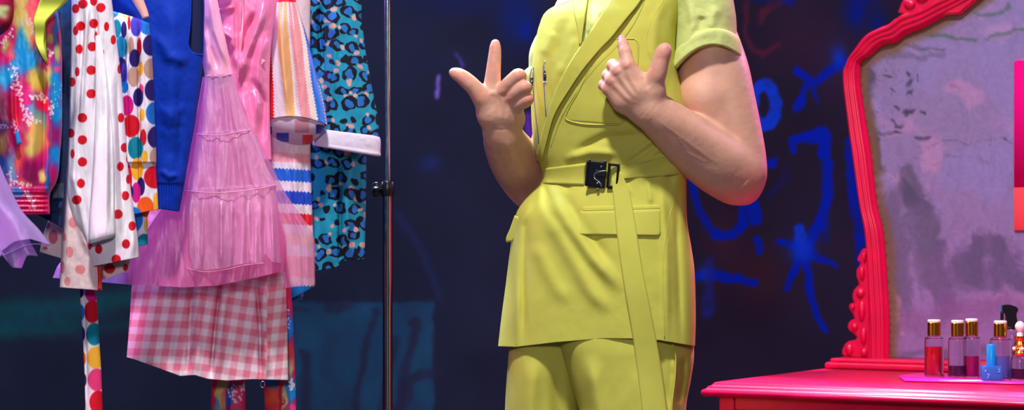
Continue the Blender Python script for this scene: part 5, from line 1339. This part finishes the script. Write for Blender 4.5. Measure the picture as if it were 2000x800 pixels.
# ---- 10 pink satin blouse
def sa_fold(px, py, s, v):
    return (ridge(px, py, [(520, 0), (500, 60), (478, 110), (470, 160)], 9, .022) + ridge(px, py, [(500, 20), (480, 70), (466, 120)], 7, -.018) + ridge(px, py, [(425, 20), (460, 12)], 6, .012) + ridge(px, py, [(425, 55), (455, 75), (462, 140)], 8, .016) + ridge(px, py, [(425, 85), (450, 100), (455, 160)], 7, -.014)
        + ridge(px, py, [(470, -20), (468, 180)], 4, .014) + ridge(px, py, [(460, 0), (462, 120)], 3, -.010) + ridge(px, py, [(516, 60), (505, 130), (500, 260)], 9, .014) + ridge(px, py, [(490, 150), (515, 200), (510, 290)], 8, -.014) + ridge(px, py, [(470, 180), (490, 250), (500, 300)], 8, .014) + .008 * (fbm(px / 30, py / 50, 12) - .5))
sa = tube('satin_blouse', [(420, -90, 520, -90, .086, .022), (408, 0, 540, 0, .086, .022), (412, 80, 530, 80, .086, .022), (420, 160, 526, 160, .086, .022), (430, 240, 527, 240, .086, .022), (440, 312, 530, 312, .086, .022)], M['satin'], None, nu=140, step=2, fold=sa_fold)
EMP['sa'] = sa; thing(sa, 'shiny pink satin blouse between the tulle dress and the striped shirt', 'blouse')
patch('collar_point', [(503, 104), (504, 118), (506, 134)], [(505, 104), (512, 114), (519, 119)], lambda x, y: 0.058 + 0 * x, 0, .002, M['satin2'], sa, n=10, rows=12)
patch('sash_tie', [(468, -30), (467, 60), (465, 160)], [(477, -30), (475, 60), (465, 158)], lambda x, y: 0.058 + .004 * np.sin(y / 14.), 0, .004, M['satin2'], sa, n=10)
EMP['h2'] = hanger(472, .086, 'white hanger with a glossy arm showing at the satin blouse', M['hanger2'], (420, -20), (527, 12))

# ---- 11 gingham skirt
def ging(px, py, s, v):
    wv = 13.8
    sk = np.where(px > 521, -.30, np.where(px < 372, .06, .34))
    x = (px + np.where(px > 521, .10, .17) * (py - 640)) ; y = py - sk * .8 * (px - 400) * .55
    f = lambda q: smooth(.40, .60, np.abs(((q / (2 * wv)) % 1) - .5) * 2)
    a, b = f(x), f(y)
    t = (a + b) / 2
    c0, c1 = np.array([238, 218, 228.]), np.array([232, 120, 148.])
    c = c0 + (c1 - c0) * t[..., None]
    return lin(c * (.95 + .1 * fbm(px / 2, py / 2, 3))[..., None])
gi = tube('gingham_skirt', [(330, 300, 500, 296, .1, .012), (290, 420, 530, 410, .1, .02), (264, 520, 553, 505, .1, .028), (258, 560, 557, 545, .1, .032), (254, 620, 560, 610, .1, .036), (248, 697, 563, 742, .1, .04)], M['print'], None, nu=230, step=1.5, color=ging,
     fold=lambda px, py, s, v: ridge(px, py, [(432, 540), (420, 640), (411, 745)], 4, -.022) + ridge(px, py, [(443, 540), (432, 640), (424, 745)], 7, .010) + ridge(px, py, [(500, 540), (508, 640), (509, 745)], 4, -.018) + ridge(px, py, [(515, 540), (522, 745)], 7, .012) + ridge(px, py, [(375, 550), (366, 735)], 5, -.014) + ridge(px, py, [(390, 550), (384, 735)], 8, .01) + ridge(px, py, [(300, 560), (290, 720)], 12, .01) + ridge(px, py, [(340, 560), (330, 720)], 8, -.006) + .006 * (fbm(px / 30, py / 60, 5) - .5),
     hem=[(0, 0), (.05, 2), (.33, 22), (.42, 16), (.5, 20), (.62, 18), (.78, 8), (1, 0)])
EMP['gi'] = gi; thing(gi, 'pink and white gingham skirt under the hem of the tulle dress', 'skirt')

# ---- 12 watercolour trousers behind the skirt
WT = paint((200, 16, 84), [dab(428, 770, 8, 40, (204, 170, 100)), dab(436, 748, 12, 12, (196, 170, 110)), dab(438, 785, 6, 20, (214, 110, 80)), dab(446, 775, 6, 26, (10, 80, 200)), dab(424, 790, 5, 14, (40, 150, 190)), dab(417, 760, 5, 30, (206, 20, 50)), dab(464, 770, 12, 30, (206, 10, 90)), dab(454, 748, 8, 8, (190, 20, 140)),
    dab(533, 748, 15, 14, (0, 96, 150)), dab(530, 778, 16, 22, (226, 66, 30)), dab(548, 760, 5, 40, (210, 10, 44)), dab(540, 800, 20, 16, (216, 16, 40)), dab(566, 640, 9, 30, (0, 120, 220)), dab(568, 685, 9, 16, (222, 50, 70)), dab(567, 720, 9, 20, (206, 190, 150)), dab(566, 765, 12, 26, (0, 130, 220)), dab(556, 780, 4, 30, (230, 190, 130)), dab(568, 796, 10, 8, (226, 60, 130)),
    flecks([(452, 750), (456, 770), (462, 790)], 5, 12, (240, 200, 226), 3), flecks([(470, 752), (474, 764)], 3, 8, (240, 200, 226), 4), flecks([(565, 742), (570, 756)], 3, 10, (240, 230, 240), 5), flecks([(553, 770), (553, 796)], 1.5, 6, (240, 210, 200), 6, 1.4), flecks([(562, 604), (564, 640)], 2, 6, (230, 220, 250), 7, 1.4)])
wt = tube('printed_trousers', [(466, -60, 500, -60, .149, .004), (464, 200, 505, 200, .149, .004), (470, 480, 556, 480, .149, .005), (508, 590, 570, 590, .149, .006), (512, 680, 574, 680, .149, .007), (516, 745, 577, 745, .149, .007), (518, 800, 578, 800, .149, .007), (522, 1010, 580, 1010, .149, .007)], M['satin_print'], None, nu=90, step=1.6, color=WT, fold=lambda px, py, s, v: ridge(px, py, [(549, 740), (551, 850)], 3, -.004))
EMP['wt'] = wt; thing(wt, 'trousers in red, blue and yellow watercolour print hanging below the gingham skirt', 'trousers')
tube('trouser_leg', [(440, 480, 500, 480, .149, .004), (422, 600, 486, 600, .149, .006), (414, 745, 478, 745, .149, .007), (413, 800, 479, 800, .149, .007), (412, 1005, 480, 1005, .149, .007)], M['satin_print'], wt, nu=90, step=1.6, color=WT, fold=lambda px, py, s, v: ridge(px, py, [(444, 740), (446, 850)], 3, -.004))

# ---- 13 striped shirt
STR = [(300, (226, 150, 170)), (318, (222, 206, 226)), (331, (14, 92, 206)), (355, (222, 204, 222)), (374, (10, 66, 190)), (399, (222, 206, 222)), (417, (214, 10, 30)), (439, (224, 206, 216)), (456, (226, 190, 160)), (480, (222, 206, 222)), (500, (232, 150, 160)), (542, (232, 206, 212)), (557, (20, 120, 210)), (588, (222, 206, 222))]
def zig(px, py, s, v):
    y = py + 3.2 * np.abs(((px / 7.) % 1) * 2 - 1) - .06 * (px - 560)
    c = np.ones(px.shape + (3,)) * np.array([222, 190, 206.])
    for y0, k in STR: c = np.where((y >= y0)[..., None], np.array(k, float), c)
    return lin(c)
sb = tube('striped_shirt', [(536, -90, 590, -90, .185, .022), (500, 0, 606, 0, .185, .026), (505, 150, 605, 150, .185, .026), (518, 290, 606, 290, .185, .026), (522, 400, 609, 400, .185, .026), (528, 500, 613, 500, .185, .026), (540, 560, 615, 553, .185, .024), (556, 590, 612, 560, .185, .02)], M['satin_print'], None, nu=130, step=1.2, color=zig,
     fold=lambda px, py, s, v: ridge(px, py, [(575, 290), (578, 480)], 6, .008) + ridge(px, py, [(592, 290), (598, 480)], 5, -.006) + .006 * (fbm(px / 16, py / 40, 5) - .5))
EMP['sb'] = sb; thing(sb, 'shirt of red, white and blue zigzag stripes hanging before the leopard print', 'shirt')
tube('shirt_tail', [(560, 540, 600, 540, .2, .008), (560, 588, 590, 584, .2, .009)], M['satin_print'], sb, nu=50, step=1.5, color=lambda px, py, s, v: lin(np.where((fbm(px / 6, py / 4, 5) > .5)[..., None], np.array([24, 104, 196.]), np.array([140, 140, 200.]))))
SLV = [(-1, (214, 16, 36)), (.19, (220, 196, 216)), (.37, (232, 172, 118)), (.53, (214, 200, 228)), (.60, (222, 140, 150)), (.76, (230, 204, 206)), (.86, (14, 108, 214)), (.985, (232, 214, 226))]
def slc(px, py, s, v):
    jag = .030 * (np.abs(((py / 6.5) % 1) * 2 - 1) - .5)
    o = .11 * (1 - smooth(0, .8, v)) * (1 - s)       # the red band slips out of sight towards the shoulder
    q = s + jag * .8
    q = np.where(s < .4, q + .2 * (1 - smooth(.15, .9, v)), q)
    q = np.where(s > .7, q - .16 * (1 - smooth(.1, .8, v)), q)
    c = np.ones(px.shape + (3,)) * 200.
    for a, k in SLV: c = np.where((q >= a)[..., None], np.array(k, float), c)
    c = np.where((py < 4)[..., None], np.array([206, 20, 40.]), c)
    return lin(c)
sv = tube('sleeve', [(546, -40, 566, -44, 0.160, .02), (540, 0, 578, 2, 0.155, .026), (530, 40, 589, 38, 0.151, .030), (523, 100, 606, 96, 0.147, .034), (517, 160, 622, 160, 0.145, .036), (512, 210, 633, 206, 0.145, .038), (511, 238, 639, 244, 0.145, .04, 14)], M['satin_print'], sb, nu=150, step=1.4, color=slc, fold=lambda px, py, s, v: ridge(px, py, [(546, 10), (552, 110), (563, 222)], 6, .012) + ridge(px, py, [(562, 40), (572, 140), (578, 236)], 6, -.012) + .006 * (fbm(px / 16, py / 50, 8) - .5), thick=.001)
def slin(px, py, s, v):
    c = np.ones(px.shape + (3,)) * np.array([206, 180, 206.])
    for x, y, r1, r2, k in ((522, 255, 9, 8, (16, 20, 130)), (552, 268, 12, 9, (26, 70, 180)), (601, 272, 10, 9, (222, 30, 40)), (627, 252, 10, 9, (16, 24, 140)), (590, 245, 14, 14, (196, 130, 150))):
        j = 2.2 * np.abs(((py / 5.) % 1) * 2 - 1)
        c = np.where(((np.abs(px - x) < r1 + j - 1) & (np.abs(py - y) < r2))[..., None], np.array(k, float), c)
    return lin(c)
si = tube('sleeve_facing', [(513, 232, 637, 238, .145, .036, 12), (513, 236, 638, 246, .148, .037, 0), (522, 256, 626, 262, .16, .03, -9), (548, 279, 606, 280, .172, .012, -3)], M['satin_print'], sb, nu=120, step=1, color=slin, thick=0)

# ---- 14 leopard shirt
rnd = random.Random(11); spots = []
for iy in range(-3, 20):
    for ix in range(0, 8):
        x = 560 + (ix + (iy % 2) * .5) * 27 + rnd.uniform(-6, 6); y = iy * 29 + rnd.uniform(-7, 7)
        spots.append((x, y, rnd.uniform(9.5, 14), rnd.uniform(.8, 1.25), rnd.uniform(0, 6.28), rnd.uniform(0, 3.14), rnd.random()))
def leo(px, py, s, v):
    wx = px + 6 * (vnoise(px / 9, py / 9, 2) - .5); wy = py + 6 * (vnoise(px / 9, py / 9, 5) - .5)
    c = np.ones(px.shape + (3,)) * np.array([30, 138, 164.])
    g = fbm(px / 60, py / 60, 3)[..., None]; c = c * (1 - g * .3) + np.array([10, 130, 220.]) * g * .3
    for x, y, r, asp, gap, rot, k in spots:
        m = (np.abs(px - x) < 26) & (np.abs(py - y) < 26)
        if not m.any(): continue
        dx, dy = wx[m] - x, wy[m] - y
        a = dx * math.cos(rot) + dy * math.sin(rot); b = -dx * math.sin(rot) + dy * math.cos(rot)
        d = np.hypot(a * asp, b / asp); an = np.arctan2(dy, dx)
        da = np.abs((an - gap + np.pi) % (2 * np.pi) - np.pi)
        cc = c[m]
        pk = np.hypot(dx - math.cos(gap) * r * 1.15, dy - math.sin(gap) * r * 1.15) < r * .38
        if k < .12: ring = d < r * .55; inner = np.zeros_like(ring)
        else:
            wdt = r * (.26 + .09 * np.sin(an * 2 + rot)); ring = (np.abs(d - r * .82) < wdt) & (da > .45); inner = d < r * .6
        cc[inner] = (34, 102, 182); cc[pk] = (204, 150, 144); cc[ring] = (16, 14, 34)
        c[m] = cc
    return lin(c)
le = tube('leopard_print_shirt', [(600, -90, 660, -90, .265, .024), (560, -20, 700, -30, .265, .028), (575, 60, 706, 60, .265, .03), (582, 180, 712, 180, .265, .03), (588, 300, 715, 300, .265, .03), (594, 400, 714, 400, .265, .03), (600, 470, 713, 460, .265, .028), (606, 530, 712, 505, .265, .026)], M['print'], None, nu=180, step=1.2, color=leo,
     fold=lambda px, py, s, v: ridge(px, py, [(664, 290), (664, 530)], 4, -.018) + ridge(px, py, [(676, 300), (680, 520)], 8, .012) + ridge(px, py, [(640, 300), (640, 520)], 12, .008) + ridge(px, py, [(628, 0), (624, 60), (634, 150)], 5, -.012) + .010 * (fbm(px / 24, py / 50, 5) - .5), hem=[(0, 0), (.45, 4), (.56, 0), (.57, -6), (1, 0)])
EMP['le'] = le; thing(le, 'turquoise leopard-print shirt with a turned-up white cuff nearest the rail post', 'shirt')
tube('sleeve', [(660, -60, 680, -66, .215, .02), (644, 0, 692, -4, .212, .026), (636, 40, 705, 40, .21, .03), (634, 110, 715, 108, .208, .032), (632, 180, 727, 176, .206, .034), (626, 230, 738, 232, .206, .036), (620, 268, 741, 280, .206, .037)], M['print'], le, nu=130, step=1.2, color=leo, fold=lambda px, py, s, v: ridge(px, py, [(650, 10), (654, 120), (640, 250)], 6, .010) + ridge(px, py, [(700, 30), (712, 150), (726, 260)], 8, -.006) + .008 * (fbm(px / 20, py / 40, 7) - .5))
tube('sleeve_cuff', [(624, 252, 738, 266, .206, .039), (618, 256, 741, 270, .206, .041), (612, 276, 742, 297, .206, .042), (612, 283, 740, 304, .206, .041), (618, 284, 736, 304, .206, .037)], M['cuff'], le, nu=90, step=1.2, fold=lambda px, py, s, v: .004 * (fbm(px / 20, py / 20, 3) - .5), thick=.003)

rg = [P(513 + 4.5 * math.cos(a), 750 + 6 * math.sin(a), .06) for a in np.linspace(0, 6.28, 24)]
cord('hanging_loop', rg, .0007, M['steel'], gi, 6, 40)

# ================================================================== CAMERA AND LIGHT
cam = bpy.data.cameras.new('camera'); co = bpy.data.objects.new('camera', cam); col.objects.link(co)
co.location = (0, CY, CZ); co.rotation_euler = (math.pi / 2, 0, 0)
cam.sensor_width = 36; cam.sensor_fit = 'HORIZONTAL'; cam.lens = F / 2000 * 36; cam.clip_end = 60
cam.dof.use_dof = True; cam.dof.focus_distance = 6.1; cam.dof.aperture_fstop = 4.0
bpy.context.scene.camera = co
def lamp(name, loc, aim, power, color, size=.4, spread=None):
    l = bpy.data.lights.new(name, 'AREA'); l.shape = 'DISK'; l.size = size; l.energy = power; l.color = color
    if spread: l.spread = math.radians(spread)
    o = bpy.data.objects.new(name, l); col.objects.link(o); o.location = loc
    o.rotation_euler = (Vector(aim) - Vector(loc)).to_track_quat('-Z', 'Y').to_euler()
    return o
lamp('key', (-.55, -2.9, 6.0), (.1, .1, 1.0), 420, (1, .99, .95), .5)
lamp('front', (-.4, -6.6, 2.6), (0, .2, 1.0), 112, (1, .95, 1), .8)
lamp('top_back', (-.5, 1.5, 4.2), (.15, 0, 1.3), 20, (.86, .97, 1), .5, 40)
lamp('magenta_table', (1.75, 1.75, 3.6), (1.2, .3, .65), 46, (1, .25, .85), .4, 44)
lamp('magenta_front', (2.6, -2.4, 3.6), (1.3, .5, .8), 1.5, (1, .3, .85), .4, 30)
lamp('magenta_clothes', (-3.6, -3.0, 2.8), (-.88, 0, .9), 1.6, (1, .38, .78), .4, 15)
lamp('blue_clothes', (-1.2, 1.3, 3.8), (-.6, 0, 1.3), 22, (.25, .45, 1), .4, 50)
lamp('violet_side', (-2.4, 1.2, 1.9), (0, 0, 1.1), 2.5, (.6, .3, 1), .4, 50)
lamp('violet_side', (2.8, 1.5, 2.4), (.3, 0, 1.1), 4, (.8, .45, 1), .4, 50)
w = bpy.data.worlds.new('world'); bpy.context.scene.world = w; w.use_nodes = True
w.node_tree.nodes['Background'].inputs[0].default_value = (.10, .10, .16, 1); w.node_tree.nodes['Background'].inputs[1].default_value = .5
sc_ = bpy.context.scene
sc_.view_settings.view_transform = 'Standard'; sc_.view_settings.look = 'None'; sc_.view_settings.gamma = 1
sc_.view_settings.use_curve_mapping = False; sc_.view_settings.exposure = 0
sc_.cycles.use_denoising = True
sc_.cycles.transparent_max_bounces = 24
